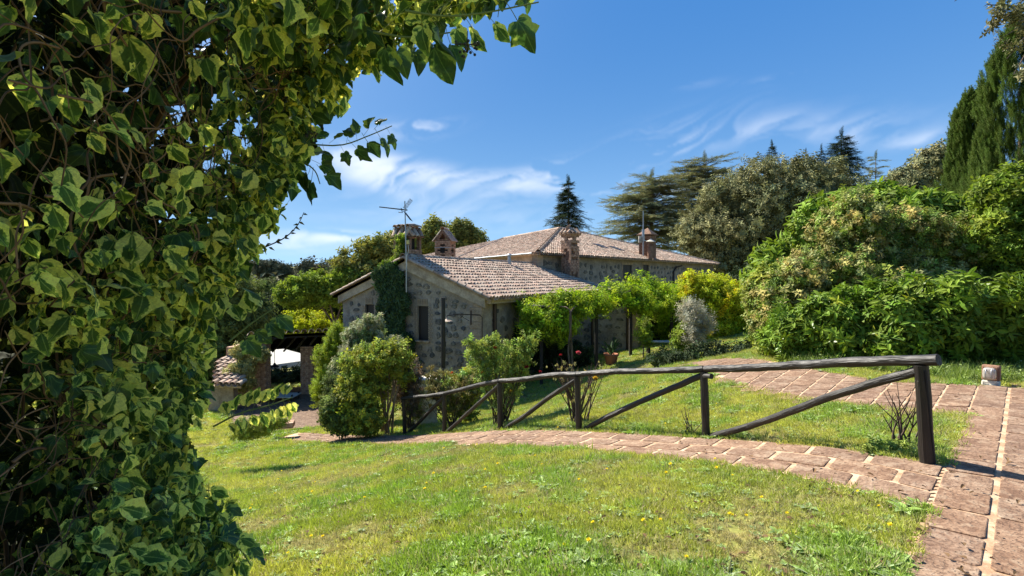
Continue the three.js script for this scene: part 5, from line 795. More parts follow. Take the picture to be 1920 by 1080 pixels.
// shrubs on the left by the shed and in the rose bed
tree('conifer_shrub', 'upright bright yellow-green conifer bush beside the shed pillar', 'shrub', 605, 17.4, [[617, 702, 23, 54], [630, 660, 17, 38, 17.6], [606, 738, 14, 28], [634, 640, 11, 26]], { n: 2000, geo: G.fine, mat: L.lime, size: 0.28, seed: 1701, up: 1.4, clumps: 18, clump: 0.3 }, 0.05);
tree('silver_shrub', 'tall pale silvery shrub with upright shoots before the gable', 'shrub', 690, 16.6, [[690, 662, 42, 36], [672, 630, 14, 34], [690, 622, 12, 36], [708, 626, 13, 36], [652, 690, 32, 52, 16.2], [735, 650, 22, 20], [655, 640, 12, 26]], { n: 2700, geo: G.small, mat: L.silver, size: 0.17, seed: 1702, up: 1.3, clumps: 26, clump: 0.26, tone: 0.35, blobFill: 0.1, accent: [0.4, new THREE.Color(0.45, 0.6, 0.3)] }, 0.05);
tree('dark_shrub', 'dark small-leaved shrub between the conifer bush and the big glossy shrub', 'shrub', 650, 15.6, [[648, 720, 32, 60], [630, 740, 26, 40]], { n: 1500, geo: G.small, mat: L.mid, size: 0.2, seed: 1703, tone: 0.5 }, 0.04);
tree('glossy_shrub', 'big glossy many-stemmed shrub at the end of the fence', 'shrub', 722, 13.4, [[700, 672, 44, 34], [676, 728, 36, 44, 13.2], [742, 668, 28, 28], [690, 785, 40, 32, 12.9], [655, 765, 20, 36, 13], [665, 695, 24, 36], [757, 700, 16, 24, 13.6], [712, 720, 26, 22]], { n: 1900, geo: G.oak, mat: L.shrub, size: 0.2, seed: 1704, clumps: 20, clump: 0.26, tone: 0.45, hue: 0.2, blobFill: 0.08, accent: [0.3, new THREE.Color(1.2, 1.1, 0.65)] }, 0);
{ const t = scene.children[scene.children.length - 1], R = rng(1705), b = foot(722, 13.4), st = []; for (let i = 0; i < 9; i++) { const p = P(690 + i * 9 + 8 * R(), 640 + 40 * R(), 13.4); st.push(tube([b.clone().add(V((R() - 0.5) * 0.4, -0.1, (R() - 0.5) * 0.3)), b.clone().lerp(p, 0.45).add(V((R() - 0.5) * 0.2, 0, 0)), p], 0.035, 0.012, 6)); } part('stem', st, M.barkPale, t); }
tree('mixed_shrub', 'loose leafy shrub between the pedestal and the big rose bush', 'shrub', 860, 13.2, [[852, 735, 34, 38], [885, 725, 26, 34, 12.8], [868, 765, 32, 24, 12.8]], { n: 900, geo: G.oak, mat: L.rose, size: 0.16, seed: 1711, clumps: 20, clump: 0.25, tone: 0.45, hue: 0.25, blobFill: 0.08, accent: [0.25, new THREE.Color(1.3, 0.95, 0.5)] }, 0.02);
tree('dull_shrub', 'dull purplish-brown shrub filling the gap left of the pedestal', 'shrub', 768, 14.6, [[765, 705, 20, 34], [750, 735, 16, 36, 14.2], [778, 760, 14, 30, 14]], { n: 700, geo: G.small, mat: leafMat(0.3, 0.22, 0.14, 0.3), size: 0.17, seed: 1712, clumps: 18, clump: 0.26, tone: 0.5, accent: [0.35, new THREE.Color(0.8, 1.3, 0.4)] }, 0.02);
tree('low_shrub', 'low leafy shrub at the path end left of the glossy shrub', 'shrub', 640, 12.9, [[638, 785, 32, 26], [622, 770, 18, 22], [660, 800, 26, 14]], { n: 1000, geo: G.oak, mat: L.mid, size: 0.18, seed: 1706, accent: [0.3, new THREE.Color(1.8, 1.7, 1.2)] }, 0.02);
// roses: thin canes, sparse leaves and blooms
const bloomGeo = (() => { const t = [], R = rng(5); for (let i = 0; i < 14; i++) { const a = i * 2.4, e = 0.25 + 0.75 * (i / 14); leafTris(t, V(0, 0, 0), V(Math.cos(a) * e, 1.15 - e, Math.sin(a) * e), V(-Math.cos(a), 0.6, -Math.sin(a)), 1, 0.85, 0.4, -0.25, 5); } return fromTris(t); })();
const petals = { orange: leafMat(0.75, 0.2, 0.06, 0.35), pink: leafMat(0.7, 0.12, 0.14, 0.35), red: leafMat(0.5, 0.03, 0.035, 0.3), yellow: leafMat(0.75, 0.5, 0.04, 0.35) };
function rose(name, label, px, D, canes, spread, topPy, leaves, blooms, seed, leaf = L.rose, leafSize = 0.13) {
  const R = rng(seed), b = foot(px, D), t = thing(name, label, 'rose bush', b), mats = [[], []], cols = [[], []], q = new THREE.Quaternion(), Y = V(0, 1, 0), st = [];
  for (let i = 0; i < canes; i++) {
    const e = P(px + (R() - 0.5) * 2 * spread, topPy + 50 * R() * R() + 20 * R(), D + (R() - 0.5) * spread * D / 960), s = b.clone().add(V((R() - 0.5) * 0.25, -0.05, (R() - 0.5) * 0.2)), m = s.clone().lerp(e, 0.5).add(V((R() - 0.5) * 0.15, 0, (R() - 0.5) * 0.15)), c = new THREE.CatmullRomCurve3([s, m, e]); st.push(tube([s, m, e], 0.014, 0.004, 5));
    for (let k = 0; k < 2; k++) { const o = c.getPoint(0.45 + 0.4 * R()); st.push(tube([o, o.clone().add(V((R() - 0.5) * 0.3, 0.15 + 0.2 * R(), (R() - 0.5) * 0.3))], 0.006, 0.003, 4, false)); }
    for (let k = 0; k < leaves / canes; k++) { const o = c.getPoint(1 - 0.8 * R() * R()).add(rdir(R).multiplyScalar(0.16 * R())), g = k % 2, z = leafSize * (0.6 + 0.8 * R()); mats[g].push(new THREE.Matrix4().compose(o, q.setFromUnitVectors(Y, rdir(R).add(V(0, 0.5, 0)).normalize()), V(z, z, z))); cols[g].push(tinted(R, 0.2, 0.4)); }
  }
  part('cane', st, M.twig, t);
  if (leaves) [G.oak[0], G.oak[1]].forEach((g, i) => instanced('foliage', g, leaf, mats[i], cols[i], t));
  blooms.forEach(([x, y, k, s = 0.05]) => placed('bloom', bloomGeo, petals[k], t, new THREE.Matrix4().compose(P(x, y, D - 0.25), new THREE.Quaternion().setFromEuler(new THREE.Euler(0.5 + 0.4 * R(), R() * 6, 0)), V(s, s, s))));
}
rose('rose_bush', 'leafy rose bush with orange and red blooms behind the fence', 937, 10.6, 26, 62, 628, 900, [[928, 655, 'orange', 0.07], [987, 689, 'red', 0.06], [958, 735, 'yellow'], [905, 700, 'orange', 0.05]], 1801);
rose('rose_bush', 'nearly bare thorny rose with a few red and pink blooms', 1085, 8.75, 30, 52, 668, 40, [[1084, 663, 'pink', 0.055], [1051, 667, 'red', 0.035], [1013, 698, 'red', 0.035], [1116, 711, 'yellow', 0.06], [1084, 724, 'red', 0.04]], 1802, L.buff, 0.07);
rose('rose_bush', 'straggling rose with yellowing leaves before the concrete pedestal', 845, 12.6, 20, 55, 690, 420, [[848, 700, 'orange', 0.05], [810, 745, 'yellow', 0.04]], 1803, leafMat(0.22, 0.2, 0.06, 0.35), 0.13);
rose('rose_bush', 'dry rose stems with dull leaves left of the pedestal', 768, 13.8, 18, 28, 680, 330, [[757, 668, 'orange', 0.06], [790, 690, 'yellow', 0.05]], 1804, leafMat(0.2, 0.15, 0.1, 0.3), 0.13);
rose('rose_bush', 'leafless dark rose twigs beside the nearest fence post', 1690, 4.95, 9, 48, 752, 0, [], 1805);
rose('rose_bush', 'few thin bare twigs beside the second fence post', 1302, 6.9, 4, 12, 778, 0, [], 1806);
tree('weed_clump', 'leafy weed clump at the foot of the nearest fence post', 'weeds', 1695, 4.85, [[1680, 850, 42, 14], [1640, 846, 30, 9], [1720, 856, 20, 12]], { n: 320, geo: G.small, mat: L.rose, size: 0.08, seed: 1807 }, 0);
tree('flowering_climber', 'pale yellow flowering climber on the shed pillar', 'climbing plant', 470, 18.9, [[484, 666, 16, 13], [458, 690, 22, 20], [440, 712, 24, 24], [462, 722, 14, 12], [452, 660, 18, 14]], { n: 800, geo: G.oak, mat: leafMat(0.5, 0.48, 0.17, 0.4), size: 0.22, seed: 1808 }, 0);
tree('dry_shrub', 'low sparse dry shrub at the left lawn edge', 'shrub', 485, 9.8, [[480, 798, 40, 18], [512, 795, 22, 14], [460, 812, 34, 12]], { n: 700, geo: G.small, mat: L.shrub, size: 0.1, seed: 1809, clump: 0.25 }, 0);
// ------------------------------------------------------------------ lawn
{
  const R = rng(2001), tuft = (seed, n, h, w, lean) => { const r = rng(seed), t = []; for (let i = 0; i < n; i++) { const a = r() * 6.283, d = V(Math.cos(a) * lean * (0.4 + r()), 1, Math.sin(a) * lean * (0.4 + r())).normalize(), o = V((r() - 0.5) * 0.05, -0.004, (r() - 0.5) * 0.05), H = h * (0.55 + 0.7 * r()); leafTris(t, o, d, V(Math.cos(a + 1.2 * r()), 0.25, Math.sin(a + 1.2 * r())), H, w * (0.7 + 0.6 * r()), 0.25, 0.35 + 0.3 * r()); } return fromTris(t); };
  const weed = (seed) => { const r = rng(seed), t = []; for (let i = 0; i < 9; i++) { const a = i * 0.72 + r(), l = 0.045 + 0.035 * r(); leafTris(t, V(0, 0.003, 0), V(Math.cos(a), 0.45 + 0.4 * r(), Math.sin(a)), V(0, 1, 0), l, l * 0.5, 0.2, 0.35, 5); } return fromTris(t); };
  const blades = [tuft(1, 9, 0.055, 0.0085, 1.1), tuft(2, 8, 0.05, 0.0095, 1.6), tuft(3, 9, 0.062, 0.008, 0.9), weed(4), weed(5)];
  const mats = blades.map(() => []), cols = blades.map(() => []), q = new THREE.Quaternion(), Y = V(0, 1, 0), n = V(0, 0, 0);
  const add = (x, z, k) => {
    if (inPoly(shadeFloor, x, z) || Math.hypot(x - 6.98, z + 7.4) < 0.24) return;
    const c = fbm(x * 0.9, z * 0.9, 0, 4, 2005), dry = sstep(fbm(x * 1.3, z * 1.3, 5, 4, 2009) + (R() - 0.5) * 0.4, 0.08, 0.42), lush = sstep(fbm(x * 2.1, z * 2.1, 9, 3, 2013), 0.05, 0.3);
    let g = Math.floor(R() * 3); if (R() < 0.03 + 0.09 * lush) g = 3 + Math.floor(R() * 2);
    let s = (0.55 + 0.6 * R()) * (1 - 0.35 * dry) * (1 + 0.35 * lush) * k; if (dry > 0.6 && R() < 0.35) return;
    const p = onGround(x, z), e = 0.25, h0 = p.y; n.set(-(height(x + e, z) - h0) / e, 1, -(height(x, z + e) - h0) / e).normalize();
    let col = mix3([0.33, 0.4, 0.036], [0.5, 0.5, 0.075], clamp(0.5 + c, 0, 1)); col = mix3(col, [0.22, 0.38, 0.03], lush * 0.7); if (g > 2) col = [0.2, 0.32, 0.035]; else { col = mix3(col, [0.46, 0.38, 0.17], dry * 0.75); if (R() < 0.14) col = mix3(col, [0.5, 0.44, 0.22], 0.8); }
    const v = 0.6 + 0.8 * R(); cols[g].push(new THREE.Color().setRGB(col[0] * v, col[1] * v, col[2] * v));
    mats[g].push(new THREE.Matrix4().compose(p, q.setFromUnitVectors(Y, n).multiply(new THREE.Quaternion().setFromAxisAngle(Y, R() * 6.283)), V(s, s * (0.75 + 0.5 * R()), s)));
  };
  let want = 0;
  for (let D = 1.6; D < 24; D *= 1.012) {
    const dd = D * 0.012, den = D < 5 ? 1500 : D < 9 ? 950 : 480 * (10 / D), x0 = -D * 0.72 - 0.6, x1 = Math.min(D * 1.05 + 0.6, 11), m = Math.round((x1 - x0) * dd * den);
    for (let i = 0; i < m; i++) { const x = lerp(x0, x1, R()), z = -(D + dd * R()); want++; const on = onPath(x, z); if (on && (R() < 0.45 || (onPath(x + 0.07, z) && onPath(x - 0.07, z) && onPath(x, z + 0.07) && onPath(x, z - 0.07)))) continue; add(x, z, D > 9 ? 1.35 : D > 5 ? 1.15 : 1); }
  }
  const lawn = thing('grass', 'short sunny lawn grass with clover and dry patches', 'grass', V(0, height(0, -6), -6), null, 'stuff');
  const gm = new THREE.MeshPhysicalMaterial({ color: lin(1, 1, 1), roughness: 0.9, transmission: 0.45, thickness: 0, side: THREE.DoubleSide });
  blades.forEach((g, i) => instanced('tufts', g, gm, mats[i], cols[i], lawn));
  // taller grass and weeds along the hedge foot and the fence line
  const tall = [tuft(11, 12, 0.24, 0.012, 0.5), sprig(2021, 10, 0.3, 0.16)], tm = [[], []], tc = [[], []];
  const edge = (x, z, s) => { if (Math.hypot(x - 6.98, z + 7.4) < 0.3) return; const g = R() < 0.72 ? 0 : 1, k = s * (0.6 + 0.8 * R()) * (g ? 0.22 : 1), v = 0.7 + 0.6 * R(); tm[g].push(new THREE.Matrix4().compose(onGround(x, z), q.setFromAxisAngle(Y, R() * 6.28), V(k, k, k))); tc[g].push(new THREE.Color().setRGB(0.21 * v, 0.3 * v, 0.035 * v)); };
  for (let i = 0; i < 900; i++) { const t = R(), px = lerp(1480, 1960, t), D = lerp(10.2, 7.7, Math.min(1, t * 1.4)) + (R() - 0.3) * 0.8, p = P(px, 700, D); if (!onPath(p.x, p.z)) edge(p.x, p.z, 0.75); }
  for (let i = 0; i < 420; i++) { const t = Math.pow(R(), 1.0), a = cU.getPoint(t * 0.85), o = 0.1 + 0.5 * R() * R(); edge(a.x + o * 0.75, a.z - o * 0.45, 0.42); }
  const w = thing('long_grass', 'long grass and weeds along the hedge foot and fence', 'grass', onGround(6.5, -8), null, 'stuff'); tall.forEach((g, i) => instanced('tufts', g, gm, tm[i], tc[i], w));
  // dandelions
  const fg = (() => { const t = []; for (let i = 0; i < 22; i++) { const a = i * 2.4, e = 0.35 + 0.65 * (i / 22); leafTris(t, V(0, 0.03, 0), V(Math.cos(a) * e, 1.05 - e, Math.sin(a) * e), V(0, 1, 0), 0.017, 0.007, 0.1, 0.1); } return fromTris(t); })(), stem = tube([V(0, -0.03, 0), V(0.002, 0.03, 0)], 0.0016, 0.0014, 4, false);
  const dm = leafMat(1.1, 0.9, 0.02, 0.25); let first = null;
  const spots = []; for (let i = 0; i < 400 && spots.length < 62; i++) { const px = 470 + 1200 * R(), py = 840 + 250 * R() * R() + (R() < 0.25 ? -140 * R() : 0), dy = (py - 522) / 960; if (py > 1075) continue; let D = 2.5; for (let k = 0; k < 60; k++) { D += 0.3; const p = P(px, py, D); if (p.y < height(p.x, p.z)) break; } const p = P(px, py, D - 0.15); if (!onPath(p.x, p.z) && (px < 1650 || py > 960) && D < 12) spots.push(p); }
  spots.forEach((p) => { const at = onGround(p.x, p.z, 0.025), o = first ? first.clone() : thing('dandelion', 'yellow dandelion flower scattered in the lawn grass', 'flower', at, 'dandelions in the lawn'); if (!first) { first = o; part('flower_head', fg.clone().translate(at.x, at.y, at.z), dm, o); part('stem', stem.clone().translate(at.x, at.y, at.z), M.greenStem, o); } else { o.name = numbered('dandelion'); o.userData = { ...first.userData }; scene.add(o); } o.position.copy(at); o.rotation.set((R() - 0.5) * 0.6, R() * 6, (R() - 0.5) * 0.6); const s = 0.8 + 0.5 * R(); o.scale.set(s, s, s); });
  // fallen leaves on lawn and path
  const lm = [[]], lc = [[]], lg = (() => { const t = []; leafTris(t, V(0, 0, 0), V(1, 0, 0), V(0, 1, 0), 0.05, 0.03, 0.35, 0.3, 5); return fromTris(t); })();
  for (let i = 0; i < 520; i++) { const D = 2.6 + 8 * R() * R(), x = lerp(-D * 0.5, D * 1.0, R()), z = -D, p = onGround(x, z, onPath(x, z) ? 0.052 : 0.035), s = 0.4 + 0.7 * R(), v = 0.5 + 0.7 * R(); lm[0].push(new THREE.Matrix4().compose(p, new THREE.Quaternion().setFromEuler(new THREE.Euler((R() - 0.5) * 0.5, R() * 6.28, (R() - 0.5) * 0.5)), V(s, s, s))); lc[0].push(new THREE.Color().setRGB(0.2 * v, 0.12 * v, 0.06 * v)); }
  instanced('fallen_leaves', lg, leafMat(1, 1, 1, 0.15), lm[0], lc[0], scene).userData = { kind: 'stuff', label: 'small dry brown leaves fallen on lawn and path', category: 'fallen leaves' };
}

// ------------------------------------------------------------------ variegated ivy close to the camera on the left
{
  // leaf outline (right half), base at the origin, tip at y = 1
  const half = [[0.0, 0.0], [0.13, -0.1], [0.3, -0.09], [0.42, 0.03], [0.47, 0.14], [0.42, 0.24], [0.52, 0.33], [0.6, 0.45], [0.47, 0.5], [0.3, 0.58], [0.22, 0.72], [0.12, 0.88], [0.0, 1.0]];
  const midY = [0, 0.0, 0.04, 0.1, 0.16, 0.22, 0.3, 0.4, 0.5, 0.6, 0.74, 0.88, 1];
  const leafGeo = (seed, { fold, curl, wave, lobe = 1, narrow = 1 }) => {
    const R = rng(seed), pos = [], uv = [], ph = R() * 6, asym = (R() - 0.5) * 0.14;
    const zf = (x, y) => fold * Math.abs(x) * 0.9 - curl * y * y + wave * Math.sin(ph + x * 8) * Math.sin(y * 7 + ph * 2) - 0.25 * curl * x * x;
    const v = (x, y) => { pos.push(x, y, zf(x, y)); uv.push(0.5 + x * 0.75, 0.1 + y * 0.8); };
    const put = (a, b, c) => { v(...a); v(...b); v(...c); };
    for (const s of [-1, 1]) for (let i = 0; i < half.length - 1; i++) {
      const e = (k) => { const rx = half[k][0], f = 1 + s * asym, base = 0.42 * Math.sin(Math.PI * clamp((half[k][1] + 0.1) / 1.1, 0, 1)); return [s * f * narrow * lerp(base, rx, lobe), half[k][1]]; }, m = (k) => [0, midY[k]], h = (k) => { const a = e(k), b = m(k); return [(a[0] + b[0]) / 2, (a[1] + b[1]) / 2]; };
      const tri = (a, b, c) => (s > 0 ? put(a, b, c) : put(a, c, b));
      tri(m(i), h(i), h(i + 1)); tri(m(i), h(i + 1), m(i + 1)); tri(h(i), e(i), e(i + 1)); tri(h(i), e(i + 1), h(i + 1));
    }
    const g = new THREE.BufferGeometry(); g.setAttribute('position', new THREE.Float32BufferAttribute(pos, 3)); g.setAttribute('uv', new THREE.Float32BufferAttribute(uv, 2));
    // leaf stalk
    const st = tube([V(0, 0.02, zf(0, 0)), V(0.03 * (R() - 0.5), -0.35, 0.06), V(0.1 * (R() - 0.5), -0.7, 0.16)], 0.014, 0.012, 4, true, 4), su = st.attributes.uv; for (let i = 0; i < su.count; i++) su.setXY(i, 0.04, 0.04);
    // smooth normals over the blade
    g.computeVertexNormals(); const key = new Map(), p = g.attributes.position, nn = g.attributes.normal; for (let i = 0; i < p.count; i++) { const k = [p.getX(i), p.getY(i)].map((q) => Math.round(q * 1e4)).join(); if (!key.has(k)) key.set(k, V(0, 0, 0)); key.get(k).add(V(nn.getX(i), nn.getY(i), nn.getZ(i))); }
    for (let i = 0; i < p.count; i++) { const q = key.get([p.getX(i), p.getY(i)].map((a) => Math.round(a * 1e4)).join()).clone().normalize(); nn.setXYZ(i, q.x, q.y, q.z); }
    return mergeGeometries([g, st]);
  };
  const geos = [leafGeo(1, { fold: 0.35, curl: 0.3, wave: 0.07, lobe: 0.8 }), leafGeo(2, { fold: 0.1, curl: 0.6, wave: 0.09, lobe: 0.55 }), leafGeo(3, { fold: 0.75, curl: 0.25, wave: 0.06, narrow: 0.9, lobe: 0.6 }), leafGeo(4, { fold: 0.2, curl: 0.45, wave: 0.12, lobe: 0.25 }), leafGeo(5, { fold: -0.3, curl: 0.6, wave: 0.09, lobe: 0.9 }), leafGeo(6, { fold: 0.45, curl: 0.15, wave: 0.1, lobe: 0.35, narrow: 0.85 })];
  // leaf colouring: pale margin, green patches round the midrib, light veins
  const leafTex = (seed, margin, mid, dark, share, vein) => tex(256, (u, v) => {
    const x = (u - 0.5) / 0.75, y = (v - 0.1) / 0.8, a = Math.abs(x);
    if (u < 0.08 && v < 0.08) return [128, 132, 66];
    const half2 = 0.5 * Math.sin(Math.PI * clamp((y + 0.12) / 1.15, 0, 1)), edge = a / Math.max(half2, 0.02), n = fbm(x * 5 + seed, y * 5, seed, 4, 31 + seed), ang = Math.atan2(x, y + 0.02), vr = Math.min(Math.abs(Math.abs(ang) - 0.62), Math.abs(Math.abs(ang) - 1.25), a < 0.02 ? 0 : 1) ;
    const inside = sstep(share - edge * 0.9 + n * 0.75 + 0.28 * Math.cos(ang * 5), 0.0, 0.1), deep = sstep(share - 0.22 - edge * 0.9 + n * 1.1 + 0.2 * Math.cos(ang * 5), 0.0, 0.08);
    let c = mix3(margin, mid, inside); c = mix3(c, dark, deep); const r = Math.hypot(x, y + 0.02), l = sstep(0.035 - vr * r, 0, 0.03) * (vr < 0.3 ? 1 : 0) + (a < 0.012 ? 1 : 0); c = mix3(c, vein, clamp(l, 0, 1) * 0.45);
    const f = 1 + 0.18 * fbm(u * 30, v * 30, 2, 2, 77); return [c[0] * f, c[1] * f, c[2] * f];
  });
  const tx = [leafTex(1, [206, 208, 120], [112, 138, 62], [64, 92, 44], 0.5, [170, 185, 120]), leafTex(2, [214, 212, 130], [128, 148, 72], [70, 98, 48], 0.33, [190, 195, 130]), leafTex(3, [150, 165, 80], [80, 108, 48], [52, 80, 38], 0.9, [130, 155, 90]), leafTex(4, [120, 140, 62], [66, 94, 42], [46, 72, 36], 1.3, [120, 148, 84])];
  const mk = (map, c, tr, coat) => new THREE.MeshPhysicalMaterial({ map, color: lin(...c), roughness: 0.9, transmission: tr, thickness: 0, specularIntensity: 0.4, side: THREE.DoubleSide, clearcoat: coat, clearcoatRoughness: 0.32 });
  const mats = [mk(tx[0], [1.4, 1.36, 0.8], 0.42, 0.12), mk(tx[1], [1.45, 1.4, 0.82], 0.45, 0.1), mk(tx[2], [1.3, 1.28, 0.82], 0.34, 0.45), mk(tx[3], [1.2, 1.25, 0.82], 0.34, 0.5), mk(tx[3], [0.5, 0.36, 0.24], 0.12, 0)];  // last: dead inner leaves, tinted darker for shade deep in the mass
  const R = rng(3001), leaves = [];
  const ivy = thing('variegated_ivy', 'dense variegated ivy with cream-edged leaves filling the left foreground', 'ivy', onGround(-1.35, -1.5));
  // outline of the mass: how far right it reaches at each height
  const prof = [[-0.3, -1.06], [0.2, -1.05], [0.5, -1.05], [0.75, -1.12], [0.95, -1.2], [1.12, -1.18], [1.27, -1.2], [1.45, -1.18], [1.6, -1.07], [1.84, -0.96], [1.95, -0.91], [2.1, -0.83], [2.28, -0.7], [2.4, -0.6], [2.48, -0.46], [2.56, -0.3], [2.66, -0.12], [3.2, -0.1]];
  const xs = (y) => 0.03 + 0.075 * sstep(y, 1.4, 1.8) * (1 - 1.2 * sstep(y, 1.95, 2.3)) + xs0(y), xs0 = (y) => { let i = 0; while (i < prof.length - 2 && prof[i + 1][0] < y) i++; const [a, b] = [prof[i], prof[i + 1]]; return lerp(a[1], b[1], clamp((y - a[0]) / (b[0] - a[0]), 0, 1)); };
  const aim = (p, look, s, geo, mat, roll) => { // leaf tip hangs along 'look.tip', face along 'look.face'
    const y = look.tip.clone().normalize(), z0 = look.face.clone().addScaledVector(y, -look.face.dot(y)).normalize(), x = y.clone().cross(z0), z = z0; leaves.push({ m: basis(x.multiplyScalar(s), y.multiplyScalar(s), z.clone().multiplyScalar(s), p), p, s, geo, mat, c: tinted(R, 0.1, 0.22) });
  };
  const toCam = (p) => camera.position.clone().sub(p).normalize();
  const scatter = (n, fn) => { for (let i = 0; i < n; i++) fn(); };
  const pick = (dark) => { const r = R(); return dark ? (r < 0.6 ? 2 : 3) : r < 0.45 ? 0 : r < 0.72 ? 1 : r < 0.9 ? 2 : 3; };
  const leafAt = (x, y, z, sz, dark, oldShade) => { const p = V(x, y, z), face = toCam(p).multiplyScalar(0.55).add(V(0.35, 0.75, 0.1)).add(rdir(R).multiplyScalar(1.0)), tip = V(0.25 * (R() - 0.3), -0.9, 0.2 * (R() - 0.5)).addScaledVector(face, 0.25).add(rdir(R).multiplyScalar(0.75)); aim(p, { face, tip }, sz, Math.floor(R() * geos.length), oldShade ? 4 : pick(dark)); };
  // outer skin facing the garden
  scatter(3600, () => { const D = 0.82 + 1.2 * Math.sqrt(R()), y = -0.25 + 3.1 * R(), hole = fbm(D * 2.4, y * 2.2, 1, 3, 3007); if (hole > 0.05 + 0.15 * R() || (R() < 0.8 && Math.hypot((D - 1.5) / 0.3, (y - 2.0) / 0.3) < 1)) return; const x = Math.min(xs(y) , 0.0) - 0.02 - 0.16 * R() + 0.06 * noise3(D * 3, y * 3, 0, 3011) - 0.05 * (D < 1.2 ? 1 : 0); if (x > -0.75 && D < 1.25) return; leafAt(x, y, -D, (0.03 + 0.024 * R() + 0.045 * Math.pow(R(), 4)) * (D < 1.3 ? 1.08 : 1)); });
  // far edge, seen against the garden
  scatter(2100, () => { const y = -0.25 + 3.05 * R(), e = xs(y), x = e - 0.75 * R() * R() + 0.03 * (R() - 0.5), D = 1.86 + 0.16 * (R() - 0.5) + 0.12 * noise3(x * 4, y * 4, 3, 3013); leafAt(x, y, -D, 0.034 + 0.03 * R()); });
  // depth of the mass: dead brown leaves, darkened for the shade inside
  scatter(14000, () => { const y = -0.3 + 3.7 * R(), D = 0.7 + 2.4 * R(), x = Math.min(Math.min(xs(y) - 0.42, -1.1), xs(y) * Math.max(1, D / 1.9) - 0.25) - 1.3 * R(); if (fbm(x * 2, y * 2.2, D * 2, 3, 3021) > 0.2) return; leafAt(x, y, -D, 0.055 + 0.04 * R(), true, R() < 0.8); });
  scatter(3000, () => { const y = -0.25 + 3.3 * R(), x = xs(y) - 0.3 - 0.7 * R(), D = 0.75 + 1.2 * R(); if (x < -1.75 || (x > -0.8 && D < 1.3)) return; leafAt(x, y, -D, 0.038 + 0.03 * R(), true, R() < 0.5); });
  // bower overhead
  scatter(800, () => { const x = -0.85 + 0.95 * R(), D = 1.35 + 0.75 * R(), lo = lerp(2.3, 2.66, sstep(x, -0.75, 0.12)), y = lo + 0.4 * R() * R() + (D - 1.6) * 0.2 ; leafAt(x, y, -D, 0.042 + 0.04 * R(), R() < 0.65); });
  // sprigs: [path in picture, depth, leaf size, number, dark]
  const sprigs = [], spr = (pts, D, n, sz, list) => { const w = pts.map(([x, y], i) => P(x, y, D + i * 0.01)), c = new THREE.CatmullRomCurve3(w); sprigs.push(tube(w, 0.004, 0.002, 5)); for (let i = 0; i < n; i++) { const t = 0.15 + 0.85 * (i + 0.5 * R()) / n, p = c.getPoint(Math.min(1, t)), s = i % 2 ? 1 : -1, tg = c.getTangent(Math.min(1, t)), nrm = V(-tg.y, tg.x, 0).multiplyScalar(s), face = toCam(p).multiplyScalar(0.8).add(V(-0.3, 0.6, -0.2)).add(rdir(R).multiplyScalar(0.5)); aim(p.clone().addScaledVector(nrm, sz * 0.5), { face, tip: nrm.clone().add(tg.clone().multiplyScalar(0.5)).add(V(0, -0.5, 0)).add(rdir(R).multiplyScalar(0.25)) }, sz * (0.75 + 0.45 * R()), Math.floor(R() * geos.length), list[Math.floor(R() * list.length)]); } };
  spr([[420, 255], [500, 262], [560, 268], [640, 272], [690, 255], [735, 236]], 2.06, 19, 0.062, [3, 3, 2]); spr([[500, 285], [560, 300], [590, 320], [600, 345]], 2.06, 9, 0.075, [3, 2]);
  spr([[400, 800], [450, 775], [505, 760], [548, 745]], 2.06, 17, 0.052, [1, 1, 0]); spr([[430, 640], [480, 600], [520, 575]], 1.8, 7, 0.07, [0, 2]);
  spr([[760, 20], [830, 30], [900, 25], [1010, 4]], 1.45, 12, 0.075, [0, 2, 2]); spr([[700, 60], [770, 70], [850, 60]], 1.5, 9, 0.085, [2, 2, 0]); spr([[420, 1010], [450, 1030], [470, 1060]], 1.75, 7, 0.06, [2, 0]);
  part('sprig', sprigs, M.greenStem, ivy);
  // the 300 that show largest are leaves of their own; the rest one mass
  const cm = new THREE.Vector3(), seen = leaves.map((l) => { const c = l.p.clone().sub(camera.position), d = -c.z; return { l, k: Math.abs(c.x / d) < 1.02 && Math.abs(c.y / d) < 0.6 && !(l.p.x < xs(l.p.y) - 0.3) ? l.s / d : 0 }; }).sort((a, b) => b.k - a.k);
  const toneMats = mats.map((m) => [0.82, 1.0, 1.18].map((k, i) => { const c = m.clone(); c.color.multiplyScalar(k); if (i === 0) c.color.b *= 1.15; return c; }));
  seen.slice(0, 300).forEach(({ l }) => placed('leaf', geos[l.geo], toneMats[l.mat][Math.floor(R() * 3)], ivy, l.m));
  const rest = seen.slice(300); mats.forEach((m, i) => geos.forEach((g, j) => { const s = rest.filter(({ l }) => l.geo === j && l.mat === i); if (s.length) instanced('leaves', g, m, s.map(({ l }) => l.m), s.map(({ l }) => l.c), ivy); }));
  // tangle of old stems
  const stems = [], thick = [];
  for (let i = 0; i < 430; i++) { let y = -0.2 + 2.9 * R(), D = 0.8 + 1.25 * R(), x = xs(y) - 0.08 - 0.34 * R() * R(), a = R() * 6.28; if (x > -0.8 && D < 1.4) D += 0.5; D = Math.min(D, 1.85); const p = V(x, y, -D), d = V(0.1 * (R() - 0.5), 0.75 * (R() - 0.4), (R() - 0.5)).normalize(), pts = [p.clone()]; for (let k = 0; k < 7; k++) { d.add(rdir(R).multiplyScalar(0.8)); d.x *= 0.35; d.normalize(); p.addScaledVector(d, 0.035 + 0.05 * R()); p.x = Math.min(p.x, xs(p.y) - 0.07); p.z = Math.max(p.z, -1.92); pts.push(p.clone()); } const r = 0.0015 + 0.0035 * R() * R(); (i < 20 ? thick : stems).push(tube(pts, i < 20 ? 0.004 + 0.003 * R() : r, i < 20 ? 0.002 : r * 0.5, i < 20 ? 7 : 4)); }
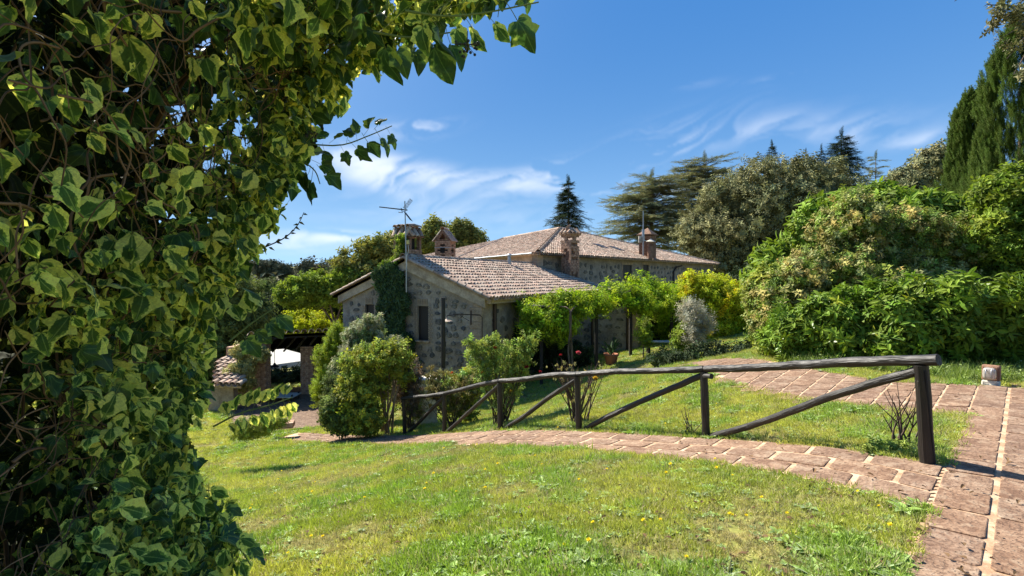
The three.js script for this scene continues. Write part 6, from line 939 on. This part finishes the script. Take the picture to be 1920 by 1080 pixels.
  for (let i = 0; i < 20; i++) { const y = -0.2 + 0.3 * R(), D = 0.9 + 1.0 * R(), x = -1.5 - 0.3 * R(), pts = []; for (let k = 0; k < 9; k++) { const yy = y + k * 0.36; pts.push(V(lerp(x, xs(yy) - 0.45, k / 8) + (R() - 0.5) * 0.12, yy, -D + (R() - 0.5) * 0.14)); } (i < 3 ? thick : stems).push(tube(pts, i < 3 ? 0.016 : 0.006, i < 6 ? 0.008 : 0.003, 6)); }
  thick.forEach((g) => part('stem', g, M.ivyStem, ivy)); part('stems', stems, M.ivyStem, ivy, 'stuff');
  // ivy berries
  const berry = new THREE.SphereGeometry(0.0042, 8, 6);
  const umbel = (px, py, D, n, sp) => { const o = P(px, py - 34, D), t = thing('ivy_berries', px > 700 ? 'dark round ivy berry cluster hanging below the top leaves' : 'small ivy bud cluster by the upper side sprig', 'berries', o), R2 = rng(px), hub = P(px, py - 8, D), st = [tube([o, hub], 0.0018, 0.0016, 4, false)]; const dirs = []; for (let i = 0; i < n; i++) { const d = rdir(R2); d.y = -Math.abs(d.y) * 0.5 + 0.1; d.normalize(); const e = hub.clone().addScaledVector(d, sp * (0.8 + 0.3 * R2())); st.push(tube([hub, e], 0.0009, 0.0008, 3, false)); dirs.push(e); } part('stalk', st, M.twig, t); dirs.forEach((e) => placed('berry', berry, std({ color: lin(0.02, 0.022, 0.02), roughness: 0.5 }), t, new THREE.Matrix4().setPosition(e))); };
  umbel(876, 92, 1.45, 22, 0.032); umbel(583, 258, 1.84, 14, 0.024);
  // slender twig with a few leaves
  const tb = P(470, 476, 2.4), tt = thing('thin_twig', 'slender twig with a few small leaves beside the ivy edge', 'twig', tb), tp = [[390, 500], [462, 478], [500, 462], [535, 445], [558, 422], [570, 398]].map(([x, y]) => P(x, y, 2.4)), tc = new THREE.CatmullRomCurve3(tp), tl = []; part('branch', [tube(tp, 0.0045, 0.0015, 5), tube([P(477, 470, 2.4), P(485, 455, 2.4)], 0.002, 0.001, 4, false), tube([P(470, 473, 2.4), P(478, 490, 2.4)], 0.002, 0.001, 4, false)], M.twig, tt);
  for (let i = 0; i < 22; i++) { const p = tc.getPoint(i / 22); leafTris(tl, p.clone().add(rdir(R).multiplyScalar(0.006)), V((i % 2 ? 1 : -1) * 0.8, 0.3 - R(), R() - 0.5), V(0, 0.5, 1), 0.022 + 0.012 * R(), 0.012, 0.3, 0.3); } part('leaf', fromTris(tl), leafMat(0.14, 0.13, 0.04, 0.35), tt);
}
scene.traverse((o) => { if (o.isMesh) { o.castShadow = true; o.receiveShadow = true; } });
renderer.render(scene, camera);
